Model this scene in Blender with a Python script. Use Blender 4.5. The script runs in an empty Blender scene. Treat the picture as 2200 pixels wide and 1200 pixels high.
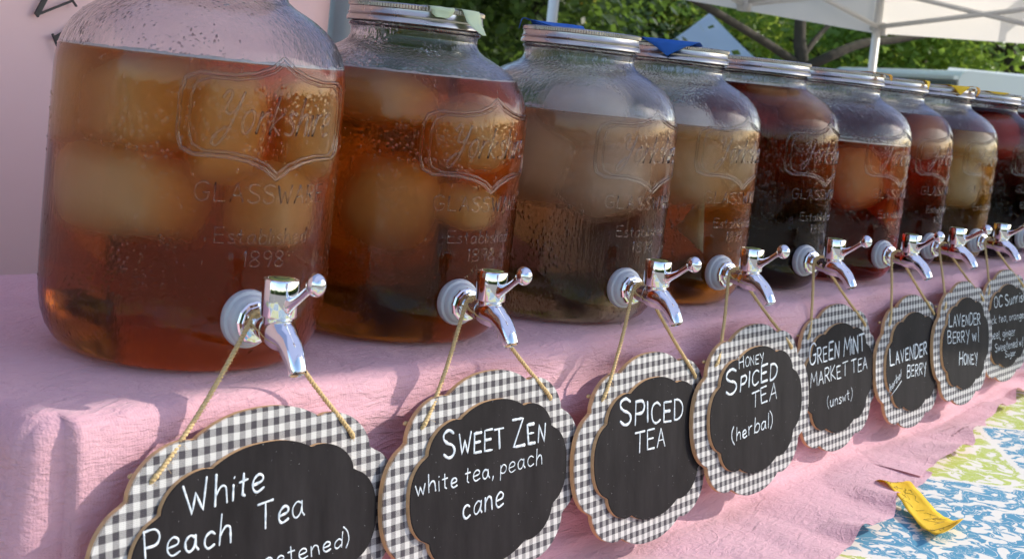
import bpy, bmesh, math, random
from mathutils import Vector, Matrix, noise as mnoise
sc = bpy.context.scene
R_ = math.radians
# ------------------------------------------------------------------ camera
cam = bpy.data.cameras.new('camera'); camo = bpy.data.objects.new('camera', cam)
sc.collection.objects.link(camo); sc.camera = camo
CAM = Vector((-0.49866, -0.86579, 0.25797))
FW = Vector((0.80517, 0.58732, -0.08224)); RT = Vector((0.59304, -0.79806, 0.10676)); UP = Vector((0.00293, 0.13473, 0.99088))
camo.matrix_world = Matrix(((RT.x, UP.x, -FW.x, CAM.x), (RT.y, UP.y, -FW.y, CAM.y), (RT.z, UP.z, -FW.z, CAM.z), (0, 0, 0, 1)))
cam.sensor_width = 36; cam.lens = 36 * 3022.77 / 2200; cam.shift_y = -210.16 / 2200
cam.clip_start = .02; cam.clip_end = 600
cam.dof.use_dof = True; cam.dof.focus_distance = 1.35; cam.dof.aperture_fstop = 18
# ------------------------------------------------------------------ sky and sun
SUN = Vector((1.0, -0.8, 0.75)).normalized()
w = bpy.data.worlds.new('World'); sc.world = w; w.use_nodes = True
nt = w.node_tree; bg = nt.nodes['Background']
sky = nt.nodes.new('ShaderNodeTexSky'); sky.sky_type = 'NISHITA'; sky.sun_disc = False
sky.sun_elevation = math.asin(SUN.z); sky.sun_rotation = math.atan2(SUN.x, SUN.y)
nt.links.new(sky.outputs[0], bg.inputs[0]); bg.inputs[1].default_value = 0.15
sl = bpy.data.lights.new('sun', 'SUN'); sl.energy = 2.1; sl.angle = R_(.53); sl.color = (1, .93, .82)
so = bpy.data.objects.new('sun', sl); sc.collection.objects.link(so)
so.rotation_euler = (-SUN).to_track_quat('-Z', 'Y').to_euler()
sc.view_settings.view_transform = 'Standard'; sc.view_settings.look = 'None'
sc.view_settings.exposure = 1.05; sc.view_settings.gamma = 1
cy = sc.cycles
cy.max_bounces = 24; cy.transmission_bounces = 20; cy.glossy_bounces = 6; cy.diffuse_bounces = 6
cy.transparent_max_bounces = 40; cy.volume_bounces = 1
cy.sample_clamp_indirect = 6; cy.blur_glossy = .6
cy.use_denoising = True
try: cy.denoiser = 'OPENIMAGEDENOISE'
except Exception: pass
cy.use_adaptive_sampling = True; cy.adaptive_threshold = .015

# ------------------------------------------------------------------ helpers
COL = sc.collection
def mesh(name, V, F, mats, parent=None, smooth=True, midx=None, loc=None):
    me = bpy.data.meshes.new(name)
    me.from_pydata([tuple(v) for v in V], [], F)
    for m in (mats if isinstance(mats, (list, tuple)) else [mats]): me.materials.append(m)
    if smooth: me.polygons.foreach_set('use_smooth', [True] * len(me.polygons))
    if midx: me.polygons.foreach_set('material_index', midx)
    me.update()
    return obj(name, me, parent, loc)
def obj(name, me, parent=None, loc=None):
    o = bpy.data.objects.new(name, me); COL.objects.link(o)
    if parent: o.parent = parent
    if loc is not None: o.location = loc
    return o
def thing(name, label, cat, loc=(0, 0, 0), rot=(0, 0, 0), group=None):
    o = bpy.data.objects.new(name, None); COL.objects.link(o)
    o.location = loc; o.rotation_euler = rot; o.empty_display_size = .05
    return tag(o, label, cat, group)
def tag(o, label, cat, group=None):
    o['label'] = label; o['category'] = cat
    if group: o['group'] = group
    return o
class G:                                   # geometry collector
    def __init__(s): s.V = []; s.F = []; s.M = []
    def add(s, V, F, m=0):
        b = len(s.V); s.V += [Vector(v) for v in V]; s.F += [[i + b for i in f] for f in F]; s.M += [m] * len(F); return s
    def lathe(s, prof, n=64, m=0, axis='Z', at=(0, 0, 0), close=True):
        V = []; F = []; P = prof
        for (r, z) in P:
            for k in range(n):
                a = 2 * math.pi * k / n; c, d = r * math.cos(a), r * math.sin(a)
                q = (c, d, z) if axis == 'Z' else (c, -z, d)
                V.append((q[0] + at[0], q[1] + at[1], q[2] + at[2]))
        for i in range(len(P) - 1):
            for k in range(n):
                k2 = (k + 1) % n
                F.append([i * n + k, i * n + k2, (i + 1) * n + k2, (i + 1) * n + k])
        if close:
            if P[0][0] > 0: F.append([k for k in range(n)][::-1])
            if P[-1][0] > 0: F.append([(len(P) - 1) * n + k for k in range(n)])
        return s.add(V, F, m)
    def tube(s, pts, rad, n=8, m=0, sq=None, cap=True):
        """tube along pts; rad number or list; sq=(normal vector, factor) flattens along that vector"""
        P = [Vector(p) for p in pts]; k = len(P)
        if k < 2: return s
        rr = rad if isinstance(rad, (list, tuple)) else [rad] * k
        V = []; F = []; prev = None
        for i in range(k):
            t = (P[min(i + 1, k - 1)] - P[max(i - 1, 0)])
            if t.length < 1e-9: t = Vector((0, 0, 1))
            t.normalize()
            if sq: a = sq[0] - t * sq[0].dot(t)
            elif prev is None: a = t.orthogonal()
            else: a = prev - t * prev.dot(t)
            if a.length < 1e-6: a = t.orthogonal()
            a.normalize(); prev = a; b = t.cross(a)
            f = sq[1] if sq else 1
            for j in range(n):
                an = 2 * math.pi * j / n
                V.append(P[i] + a * (rr[i] * f * math.cos(an)) + b * (rr[i] * math.sin(an)))
        for i in range(k - 1):
            for j in range(n):
                j2 = (j + 1) % n; F.append([i * n + j, i * n + j2, (i + 1) * n + j2, (i + 1) * n + j])
        if cap: F.append([j for j in range(n)][::-1]); F.append([(k - 1) * n + j for j in range(n)])
        return s.add(V, F, m)
    def box(s, lo, hi, m=0):
        x0, y0, z0 = lo; x1, y1, z1 = hi
        V = [(x0, y0, z0), (x1, y0, z0), (x1, y1, z0), (x0, y1, z0), (x0, y0, z1), (x1, y0, z1), (x1, y1, z1), (x0, y1, z1)]
        return s.add(V, [[0, 3, 2, 1], [4, 5, 6, 7], [0, 1, 5, 4], [1, 2, 6, 5], [2, 3, 7, 6], [3, 0, 4, 7]], m)
    def ball(s, c, r, nu=20, nv=12, m=0):
        c = Vector(c); r = r if isinstance(r, (tuple, list)) else (r, r, r)
        V = []; F = []
        for i in range(1, nv):
            th = math.pi * i / nv
            for j in range(nu):
                a = 2 * math.pi * j / nu
                V.append(c + Vector((r[0] * math.sin(th) * math.cos(a), r[1] * math.sin(th) * math.sin(a), r[2] * math.cos(th))))
        V += [c + Vector((0, 0, r[2])), c - Vector((0, 0, r[2]))]; t = len(V) - 2
        for i in range(nv - 2):
            for j in range(nu):
                j2 = (j + 1) % nu; F.append([i * nu + j, (i + 1) * nu + j, (i + 1) * nu + j2, i * nu + j2])
        for j in range(nu):
            j2 = (j + 1) % nu; F.append([t, j, j2]); F.append([t + 1, (nv - 2) * nu + j2, (nv - 2) * nu + j])
        return s.add(V, F, m)
    def prism(s, poly, y0, y1, mf=0, ms=0):
        """polygon in (x,z), extruded from y0 (front, facing -Y) to y1"""
        n = len(poly)
        s.add([(p[0], y0, p[1]) for p in poly], [list(range(n))], mf)
        s.add([(p[0], y1, p[1]) for p in poly], [list(range(n))[::-1]], ms)
        V = [(p[0], y0, p[1]) for p in poly] + [(p[0], y1, p[1]) for p in poly]
        return s.add(V, [[i, i + n, (i + 1) % n + n, (i + 1) % n] for i in range(n)], ms)
    def build(s, name, mats, parent=None, smooth=True, loc=None, fix=False):
        o = mesh(name, s.V, s.F, mats, parent, smooth, s.M, loc)
        if fix:
            bm = bmesh.new(); bm.from_mesh(o.data); bmesh.ops.recalc_face_normals(bm, faces=bm.faces); bm.to_mesh(o.data); bm.free()
        return o
def auto_smooth(o, deg=35):
    bm = bmesh.new(); bm.from_mesh(o.data)
    for e in bm.edges:
        if len(e.link_faces) == 2 and e.calc_face_angle(0) > R_(deg): e.smooth = False
    bm.to_mesh(o.data); bm.free(); return o
def catmull(P, sub=5, closed=False):
    P = [Vector((*p, 0)) if len(p) == 2 else Vector(p) for p in P]; n = len(P); out = []
    if n < 3 and not closed: return P
    rng = n if closed else n - 1
    for i in range(rng):
        g = (lambda k: P[k % n]) if closed else (lambda k: P[max(0, min(n - 1, k))])
        p0, p1, p2, p3 = g(i - 1), g(i), g(i + 1), g(i + 2)
        for k in range(sub):
            t = k / sub; t2 = t * t; t3 = t2 * t
            out.append(.5 * ((2 * p1) + (p2 - p0) * t + (2 * p0 - 5 * p1 + 4 * p2 - p3) * t2 + (3 * p1 - p0 - 3 * p2 + p3) * t3))
    if not closed: out.append(P[-1])
    return out
class NT:                                  # node helper
    def __init__(s, name):
        s.m = bpy.data.materials.new(name); s.m.use_nodes = True; s.t = s.m.node_tree
        s.t.nodes.clear(); s.out = s.t.nodes.new('ShaderNodeOutputMaterial')
    def n(s, typ, ins=None, **kw):
        nd = s.t.nodes.new('ShaderNode' + typ)
        for k, v in kw.items(): setattr(nd, k, v)
        for k, v in (ins or {}).items(): s.set(nd, k, v)
        return nd
    def set(s, nd, k, v):
        sock = nd.inputs[k]
        if hasattr(v, 'is_output') or isinstance(v, bpy.types.NodeSocket): s.t.links.new(v, sock)
        elif isinstance(v, bpy.types.Node): s.t.links.new(v.outputs[0], sock)
        else:
            if isinstance(v, tuple) and len(v) == 3 and sock.type == 'RGBA': v = (*v, 1)
            sock.default_value = v
    def math(s, op, a, b=0.0, c=0.0, clamp=False):
        nd = s.n('Math', {0: a, 1: b, 2: c}, operation=op); nd.use_clamp = clamp; return nd.outputs[0]
    def mix(s, f, a, b):
        nd = s.n('Mix', data_type='RGBA'); s.set(nd, 0, f); s.set(nd, 6, a); s.set(nd, 7, b); return nd.outputs[2]
    def ramp(s, f, stops):
        nd = s.n('ValToRGB', {0: f}); cr = nd.color_ramp
        while len(cr.elements) < len(stops): cr.elements.new(.5)
        for e, (p, c) in zip(cr.elements, stops): e.position = p; e.color = (*c, 1) if len(c) == 3 else c
        return nd.outputs[0]
    def obj(s): return s.n('TexCoord').outputs['Object']
    def noise(s, co, scale, detail=3, rough=.5, dist=0):
        return s.n('TexNoise', {'Vector': co, 'Scale': scale, 'Detail': detail, 'Roughness': rough, 'Distortion': dist}).outputs[0]
    def mapping(s, co, sc=(1, 1, 1), rot=(0, 0, 0)):
        return s.n('Mapping', {0: co, 'Scale': sc, 'Rotation': rot}).outputs[0]
    def bump(s, h, strength=.3, dist=.001, normal=None):
        nd = s.n('Bump', {'Height': h, 'Strength': strength, 'Distance': dist})
        if normal is not None: s.set(nd, 'Normal', normal)
        return nd.outputs[0]
    def pr(s, **kw):
        nd = s.n('BsdfPrincipled')
        for k, v in kw.items(): s.set(nd, k.replace('_', ' '), v)
        s.t.links.new(nd.outputs[0], s.out.inputs[0]); return nd
def simple(name, col, rough=.5, metal=0, var=.15, scale=30, bump=0, bdist=.001, spec=.5):
    t = NT(name); co = t.obj()
    n = t.noise(co, scale, 4)
    c = t.mix(n, tuple(x * (1 - var) for x in col), tuple(min(1, x * (1 + var)) for x in col))
    p = t.pr(Base_Color=c, Roughness=rough, Metallic=metal)
    t.set(p, 'Specular IOR Level', spec)
    if bump: t.set(p, 'Normal', t.bump(n, bump, bdist))
    return t.m
M = {}
# ------------------------------------------------------------------ materials
def mat_glass():
    t = NT('wet glass'); co = t.obj()
    drops = t.n('TexVoronoi', {'Vector': t.mapping(co, (1, 1, .7)), 'Scale': 260.0, 'Randomness': 1.0}).outputs[0]
    d = t.math('SUBTRACT', .45, drops, clamp=True)
    patch = t.math('MULTIPLY', t.math('SUBTRACT', t.noise(co, 22, 3), .40, clamp=True), 3.0, clamp=True)
    run = t.noise(t.mapping(co, (60, 60, 7)), 3.0, 3)
    wav = t.noise(co, 9, 2)
    h = t.math('ADD', t.math('MULTIPLY', d, patch), t.math('MULTIPLY', run, .35))
    nb = t.bump(h, .75, .0017); nb = t.bump(wav, .5, .006, nb)
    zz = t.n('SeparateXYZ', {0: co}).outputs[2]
    fog_shade = t.math('MULTIPLY', t.n('MapRange', {0: zz, 1: .195, 2: .222}, interpolation_type='SMOOTHSTEP').outputs[0], t.math('MULTIPLY_ADD', t.noise(t.mapping(co, (1, 1, 3)), 16, 4), 1.6, -.25, clamp=True))
    fog_shade = t.math('MULTIPLY', fog_shade, t.math('SUBTRACT', 1.0, d, clamp=True), clamp=True)
    rg = t.math('ADD', t.math('MULTIPLY_ADD', patch, .09, .025), t.math('MULTIPLY', fog_shade, .12))
    p = t.pr(Base_Color=t.mix(fog_shade, (.98, .98, .98), (.84, .83, .87)), Roughness=rg, IOR=1.37, Normal=nb); t.set(p, 'Transmission Weight', 1.0)  # fog film, plus a grey tint painted in to darken the shoulders
    return t.m
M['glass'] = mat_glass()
def mat_relief():
    t = NT('raised glass'); rf = t.n('BsdfRefraction', {'Color': (.97, .97, .97, 1), 'IOR': 1.22, 'Roughness': .04}); gl = t.n('BsdfGlossy', {'Roughness': .12})
    fr = t.n('Fresnel', {'IOR': 1.45}); mx = t.n('MixShader', {0: fr.outputs[0], 1: rf.outputs[0], 2: gl.outputs[0]}); t.t.links.new(mx.outputs[0], t.out.inputs[0]); return t.m
M['relief'] = mat_relief()
def mat_drop():
    t = NT('water beads'); rf = t.n('BsdfRefraction', {'Color': (1, 1, 1, 1), 'IOR': 1.33, 'Roughness': .0}); gl = t.n('BsdfGlossy', {'Roughness': .03}); fr = t.n('Fresnel', {'IOR': 1.6})
    mx = t.n('MixShader', {0: fr.outputs[0], 1: rf.outputs[0], 2: gl.outputs[0]}); t.t.links.new(mx.outputs[0], t.out.inputs[0]); return t.m
M['drop'] = mat_drop()
def mat_tea(name, sig, rough=.36, scat=0):
    t = NT(name); co = t.obj()
    tp = t.n('BsdfTransparent'); t.t.links.new(tp.outputs[0], t.out.inputs[0])
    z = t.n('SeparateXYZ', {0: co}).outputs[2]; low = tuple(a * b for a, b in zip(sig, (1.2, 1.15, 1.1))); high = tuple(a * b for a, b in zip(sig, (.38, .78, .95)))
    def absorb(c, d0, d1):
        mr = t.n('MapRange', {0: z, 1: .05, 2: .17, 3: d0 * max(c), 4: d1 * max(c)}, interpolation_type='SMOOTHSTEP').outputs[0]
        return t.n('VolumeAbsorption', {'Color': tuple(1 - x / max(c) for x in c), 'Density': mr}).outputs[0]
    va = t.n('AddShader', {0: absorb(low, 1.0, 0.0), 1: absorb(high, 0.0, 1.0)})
    if scat:
        vs = t.n('VolumeScatter', {'Color': (.9, .75, .55), 'Density': float(scat)})
        ad = t.n('AddShader', {0: va, 1: vs}); t.t.links.new(ad.outputs[0], t.out.inputs[1])
    else: t.t.links.new(va.outputs[0], t.out.inputs[1])
    return t.m
def mat_ice(name, a, b, clear=0.0):
    t = NT(name); co = t.obj(); n = t.noise(co, 18, 3)
    p = t.pr(Base_Color=t.mix(n, a, b), Roughness=.45)
    lw = t.n('LayerWeight', {'Blend': .5}).outputs['Facing']           # melting ice: thin, clear rims
    thin = t.math('MULTIPLY', t.math('POWER', lw, 1.5), 1.25, clamp=True); thin = t.math('MAXIMUM', thin, clear)
    tl = t.n('BsdfTranslucent', {'Color': t.mix(n, a, b)}); gl = t.n('MixShader', {0: .35, 1: p.outputs[0], 2: tl.outputs[0]})
    tp = t.n('BsdfTransparent'); mx = t.n('MixShader', {0: thin, 1: gl.outputs[0], 2: tp.outputs[0]})
    t.t.links.new(mx.outputs[0], t.out.inputs[0]); return t.m
for q_, cl_ in enumerate((.0, .24, .47, .66, .82)):
    M['ice%d' % q_] = mat_ice('glow tinted ice layer', (.90, .70, .44), (.96, .82, .58), cl_); M['ice_pale%d' % q_] = mat_ice('cloudy pale ice layer', (.88, .80, .68), (.94, .89, .81), cl_)  # first ice's warm colour stands in for orange light passing through the tea
def mat_chrome():
    t = NT('chrome'); n = t.noise(t.obj(), 120, 2)
    p = t.pr(Base_Color=(.86, .86, .88), Metallic=1.0, Roughness=t.math('MULTIPLY_ADD', n, .06, .02)); return t.m
M['chrome'] = mat_chrome()
def mat_tin():
    t = NT('tinned lid metal'); co = t.obj(); n = t.noise(t.mapping(co, (8, 8, 60)), 6, 3); g = t.noise(co, 90, 3)
    p = t.pr(Base_Color=t.mix(n, (.40, .37, .33), (.60, .57, .54)), Metallic=1.0, Roughness=t.math('MULTIPLY_ADD', g, .18, .20)); return t.m
M['tin'] = mat_tin()
def mat_silicone():
    t = NT('silicone gasket'); p = t.pr(Base_Color=(.47, .49, .52), Roughness=.35); t.set(p, 'Subsurface Weight', .4); t.set(p, 'Subsurface Radius', (.006, .006, .006)); return t.m
M['silicone'] = mat_silicone()
M['capdisc'] = simple('olive cap disc', (.23, .27, .07), .35, 0, .5, 400)
M['mdf'] = simple('cut fibreboard edge', (.55, .33, .16), .7, 0, .25, 200, .2)
def mat_gingham():
    t = NT('gingham cloth'); co = t.obj(); P = .0110
    wob = t.noise(co, 45, 2)
    sx = t.n('SeparateXYZ', {0: co})
    u = t.math('MULTIPLY_ADD', wob, .0012, sx.outputs[0]); w_ = t.math('MULTIPLY_ADD', wob, -.0012, sx.outputs[2])
    def st(v): return t.math('LESS_THAN', t.math('FRACT', t.math('DIVIDE', t.math('ADD', v, 3.0), P)), .5)
    a, b = st(u), st(w_)
    fine = lambda v: t.math('SINE', t.math('MULTIPLY', v, 2 * math.pi / .00125))
    weave = t.math('GREATER_THAN', t.math('ADD', fine(t.math('ADD', u, w_)), t.math('MULTIPLY', t.math('SUBTRACT', t.noise(co, 900, 1), .5), .6)), 0.0)
    dk = t.mix(t.noise(co, 150, 3), (.030, .026, .034), (.060, .052, .062)); wh = t.mix(t.noise(co, 70, 3), (.46, .445, .43), (.59, .575, .56))
    mid = t.mix(weave, t.mix(.25, dk, wh), t.mix(.62, dk, wh))
    both = t.math('MULTIPLY', a, b); either = t.math('MAXIMUM', a, b)
    c = t.mix(either, wh, mid); c = t.mix(both, c, dk)
    h = t.math('ADD', fine(u), fine(w_))
    t.pr(Base_Color=c, Roughness=.9, Normal=t.bump(h, .35, .0003)); return t.m
M['gingham'] = mat_gingham()
def mat_board():
    t = NT('chalkboard paint'); co = t.obj()
    sm = t.noise(t.mapping(co, (1, 1, .25)), 40, 5, .65); sp = t.math('GREATER_THAN', t.noise(co, 520, 1), .80)
    c = t.mix(t.math('MULTIPLY_ADD', sm, 2.2, -.75, clamp=True), (.009, .0075, .0085), (.023, .020, .0215))
    c = t.mix(sp, c, (.28, .28, .29))
    p = t.pr(Base_Color=c, Roughness=.75, Normal=t.bump(t.noise(co, 700, 3), .15, .0003)); t.set(p, 'Specular IOR Level', .1); return t.m
M['board'] = mat_board()
def mat_chalk():
    t = NT('white chalk marker'); co = t.obj(); n = t.math('MULTIPLY_ADD', t.noise(co, 330, 3), 2.0, -.45, clamp=True)
    t.pr(Base_Color=t.mix(n, (.26, .32, .38), (.72, .76, .79)), Roughness=.6); return t.m
M['chalk'] = mat_chalk()
def mat_twine():
    t = NT('jute twine'); co = t.obj(); n = t.noise(co, 700, 3)
    t.pr(Base_Color=t.mix(n, (.42, .27, .11), (.76, .56, .28)), Roughness=.95, Normal=t.bump(n, .6, .0006)); return t.m
M['twine'] = mat_twine()
def mat_pink():
    t = NT('pink gauze'); co = t.obj()
    big = t.noise(co, 5, 3); br = t.noise(t.mapping(co, (1.0, 1.0, 2.6)), 26, 4, .6, .6)
    cr = t.noise(t.mapping(co, (14, 30, 60)), 4.2, 4, .62, .8)
    wv = t.n('TexWave', {'Vector': t.mapping(co, (1, 1, 1)), 'Scale': 130.0, 'Distortion': 5.0, 'Detail': 2.0, 'Detail Scale': 3.0}, bands_direction='X').outputs[1]
    base = t.mix(big, (.64, .335, .385), (.70, .385, .44)); base = t.mix(t.math('MULTIPLY', br, .55), base, (.73, .45, .50))
    def crease(sc_, scale, w_, dist):
        v = t.math('ABSOLUTE', t.math('SUBTRACT', t.noise(t.mapping(co, sc_), scale, 2, .5, dist), .5))
        return t.math('SUBTRACT', 1.0, t.math('DIVIDE', v, w_), clamp=True)
    pm = t.math('MULTIPLY_ADD', t.noise(co, 11, 2), 3.0, -1.1, clamp=True)
    ln = t.math('MULTIPLY', crease((3.0, 7, 13), 2.3, .035, 1.6), pm)
    gz = t.noise(co, 230, 3, .6); mot = t.noise(co, 34, 4, .6, .8)
    nb = t.bump(mot, .55, .004); nb = t.bump(cr, .75, .0034, nb); nb = t.bump(ln, .35, .0025, nb); nb = t.bump(gz, .3, .0006, nb); nb = t.bump(wv, .20, .0006, nb)
    p = t.pr(Base_Color=base, Roughness=.95, Normal=nb); t.set(p, 'Specular IOR Level', .15)
    t.set(p, 'Sheen Weight', .25); t.set(p, 'Sheen Roughness', .5)
    tr = t.n('BsdfTranslucent', {'Color': (.85, .40, .42, 1)})
    mx = t.n('MixShader', {0: .12, 1: p.outputs[0], 2: tr.outputs[0]}); t.t.links.new(mx.outputs[0], t.out.inputs[0]); return t.m
M['pink'] = mat_pink()
def mat_tablecloth():
    t = NT('blue and lime paisley cotton'); co = t.obj(); s = t.n('SeparateXYZ', {0: co}); x, y = s.outputs[0], s.outputs[1]
    P = .37
    u = t.math('MULTIPLY_ADD', x, .85, t.math('MULTIPLY', y, .53)); v = t.math('MULTIPLY_ADD', x, .53, t.math('MULTIPLY', y, -.85))
    U = t.math('DIVIDE', t.math('ADD', u, P * 10 - .66), P); V = t.math('DIVIDE', t.math('ADD', v, P * 10 - .72), P)
    fu, fv = t.math('FRACT', U), t.math('FRACT', V)
    par = t.math('MODULO', t.math('ADD', t.math('FLOOR', U), t.math('FLOOR', V)), 2.0)
    du, dv = t.math('SUBTRACT', fu, .5), t.math('SUBTRACT', fv, .5)
    r = t.math('SQRT', t.math('ADD', t.math('MULTIPLY', du, du), t.math('MULTIPLY', dv, dv)))
    an = t.math('ARCTAN2', dv, du)
    n1 = t.noise(co, 20, 3, .55, 1.6); n2 = t.noise(co, 62, 3, .6, 2.6)
    n3 = t.noise(t.mapping(co, (1, 2.6, 1), (0, 0, .5)), 70, 2, .5, .5)
    def medal(scale, rings, pets, tw):
        wc = t.n('VectorMath', {0: co, 1: t.n('VectorMath', {0: t.n('TexNoise', {'Vector': co, 'Scale': 24.0}).outputs[1], 'Scale': .045}, operation='SCALE').outputs[0]}, operation='ADD').outputs[0]
        vo = t.n('TexVoronoi', {'Vector': wc, 'Scale': scale, 'Randomness': .85}, voronoi_dimensions='2D')
        de = t.n('SeparateXYZ', {0: t.n('VectorMath', {0: wc, 1: vo.outputs['Position']}, operation='SUBTRACT').outputs[0]})
        a = t.math('ARCTAN2', de.outputs[1], de.outputs[0]); d = vo.outputs['Distance']
        pt = t.math('COSINE', t.math('MULTIPLY_ADD', a, pets, t.math('MULTIPLY', d, tw)))
        return t.math('SINE', t.math('MULTIPLY_ADD', d, rings, t.math('MULTIPLY', pt, 1.7)))
    f = t.math('ADD', t.math('MULTIPLY', medal(5.5, 25.0, 6.0, 9.0), .9), t.math('MULTIPLY', medal(12.0, 19.0, 5.0, -9.0), .8))
    f = t.math('ADD', f, t.math('MULTIPLY', t.math('SUBTRACT', n2, .5), 1.0))
    f = t.math('ADD', f, t.math('MULTIPLY', t.math('SUBTRACT', n3, .5), .5))
    msk = t.math('MULTIPLY_ADD', f, 5.0, 1.8, clamp=True)
    msk = t.math('MULTIPLY', msk, t.math('GREATER_THAN', t.math('ABSOLUTE', t.math('SUBTRACT', f, .62)), .10))
    edge = t.math('MAXIMUM', t.math('ABSOLUTE', du), t.math('ABSOLUTE', dv))
    inside = t.math('LESS_THAN', t.math('MULTIPLY_ADD', t.math('SUBTRACT', n2, .5), .05, edge), .485)
    msk = t.math('MULTIPLY', msk, inside)
    blue = t.mix(n1, (.05, .22, .35), (.09, .30, .43)); lime = t.mix(n1, (.36, .44, .07), (.48, .55, .13))
    colr = t.mix(par, blue, lime); c = t.mix(msk, (.70, .67, .60), colr)
    fine = t.noise(co, 600, 2)
    t.pr(Base_Color=c, Roughness=.9, Normal=t.bump(fine, .3, .0005)); return t.m
M['tablecloth'] = mat_tablecloth()
def tape_mat(name, col, tr=.25, marks=False):
    t = NT(name); co = t.obj(); n = t.noise(co, 60, 3); cr = t.noise(t.mapping(co, (40, 160, 40)), 2.2, 3)
    c = t.mix(n, tuple(x * .85 for x in col), tuple(min(1, x * 1.1) for x in col))
    p = t.pr(Base_Color=c, Roughness=.7, Normal=t.bump(cr, .5, .001))
    b = t.n('BsdfTranslucent', {'Color': (*col, 1)}); mx = t.n('MixShader', {0: tr, 1: p.outputs[0], 2: b.outputs[0]})
    t.t.links.new(mx.outputs[0], t.out.inputs[0]); return t.m
M['tape_yellow'] = tape_mat('yellow tape', (.95, .62, .03)); M['tape_orange'] = tape_mat('orange yellow tape', (.80, .42, .03), .35)
M['tape_blue'] = tape_mat('blue tape', (.02, .14, .52)); M['tape_pale'] = tape_mat('pale masking tape', (.66, .74, .50))
M['ink'] = simple('pencil ink', (.20, .13, .03), .7)
def fabric(name, col, tr=.3, scale=3, rough=.85, bump=.3):
    t = NT(name); co = t.obj(); n = t.noise(co, scale, 4); f = t.noise(co, scale * 5, 3)
    c = t.mix(n, tuple(x * .92 for x in col), tuple(min(1, x * 1.06) for x in col))
    p = t.pr(Base_Color=c, Roughness=rough, Normal=t.bump(f, bump, .01))
    b = t.n('BsdfTranslucent', {'Color': (*col, 1)}); mx = t.n('MixShader', {0: tr, 1: p.outputs[0], 2: b.outputs[0]})
    t.t.links.new(mx.outputs[0], t.out.inputs[0]); return t.m
M['canopy'] = fabric('blue violet canopy fabric', (.48, .54, .77), .50)
M['canopy_white'] = fabric('white canopy fabric', (.84, .80, .76), .45)
M['tent_blue'] = fabric('pale blue tent fabric', (.62, .70, .82), .3)
M['banner'] = fabric('blush banner vinyl', (.93, .62, .57), .1, 1.5, .6, .15)
M['letter'] = simple('black print', (.012, .010, .014), .5)
M['pole'] = simple('white tent pole', (.72, .70, .66), .4, 0, .08)
M['greypole'] = simple('grey green post', (.20, .21, .20), .6)
M['rv_white'] = simple('trailer white paint', (.80, .79, .76), .35, 0, .05, 2)
M['rv_grey'] = simple('trailer grey siding', (.10, .11, .10), .5, 0, .3, 3)
M['rv_dark'] = simple('dark window glass', (.03, .035, .035), .15)
M['bark'] = simple('tree bark', (.045, .036, .028), .95, 0, .5, 14, .8, .02)  # shade of the silhouetted limbs is put into this dark colour
M['ground'] = simple('pale fill ground', (.27, .245, .21), 1, 0, .5, 3, .5, .02)  # out of view; kept pale to bounce fill light onto the jars
def leaf_mat(name, a, b, tcol, spk=None):
    t = NT(name); oi = t.n('TexCoord').outputs['Object']; n = t.noise(oi, 1.3, 2); n2 = t.noise(oi, 40, 1)
    c = t.mix(n2, a, b); c = t.mix(t.math('MULTIPLY', n, .5), c, a)
    if spk: c = t.mix(t.math('GREATER_THAN', t.noise(oi, 9, 1), .60), c, spk)
    p = t.pr(Base_Color=c, Roughness=.5); tr = t.n('BsdfTranslucent', {'Color': t.mix(n2, tcol, tuple(x * 1.3 for x in tcol))})
    mx = t.n('MixShader', {0: .45, 1: p.outputs[0], 2: tr.outputs[0]}); t.t.links.new(mx.outputs[0], t.out.inputs[0]); return t.m
M['leaf_shaded'] = leaf_mat('shaded leaves', (.02, .045, .012), (.06, .11, .025), (.12, .20, .03))  # darkness of shaded foliage is put into this leaf colour
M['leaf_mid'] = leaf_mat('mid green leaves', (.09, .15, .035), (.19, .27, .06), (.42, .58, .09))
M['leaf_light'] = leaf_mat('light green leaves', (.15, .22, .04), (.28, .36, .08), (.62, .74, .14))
M['leaf_red'] = leaf_mat('green leaves with orange tips', (.12, .18, .035), (.24, .30, .07), (.58, .66, .10), (.70, .17, .04))

# ------------------------------------------------------------------ ground and table
GZ = -.975
g = G().add([(-150, -150, GZ), (250, -150, GZ), (250, 250, GZ), (-150, 250, GZ)], [[0, 1, 2, 3]])
o = g.build('ground', M['ground'], smooth=False); o['kind'] = 'structure'
TZ = -.235
def build_tablecloth():
    V = []; F = []; nx, ny = 160, 70
    x0, x1, y0, y1 = -.75, 3.3, -.72, .55
    prof = []
    for j in range(ny + 1):
        t = j / ny * (y1 - y0 + .62) - .62
        if t < -.02: prof.append((y0 + .0 - .02, TZ + t))
        elif t < .0: prof.append((y0 - .02 + .01 * (1 + t / .02), TZ - .006 + .3 * t * 0))
        else: prof.append((y0 + t, TZ))
    for i in range(nx + 1):
        x = x0 + (x1 - x0) * i / nx
        for (y, z) in prof:
            dz = .0022 * mnoise.noise(Vector((x * 5, y * 6, 1.3))) + .0012 * mnoise.noise(Vector((x * 14, y * 17, 7)))
            dy = 0
            if z < TZ - .02: dy = .03 * mnoise.noise(Vector((x * 6, 0, 3))) * (TZ - z) / .6; dz = 0
            V.append((x, y - abs(dy), z + dz))
    m = ny + 1
    for i in range(nx):
        for j in range(ny): F.append([i * m + j, (i + 1) * m + j, (i + 1) * m + j + 1, i * m + j + 1])
    o = mesh('tablecloth', V, F, M['tablecloth'])
    tag(o, 'blue and lime green paisley tablecloth under the pink cloth', 'tablecloth')
build_tablecloth()

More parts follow.
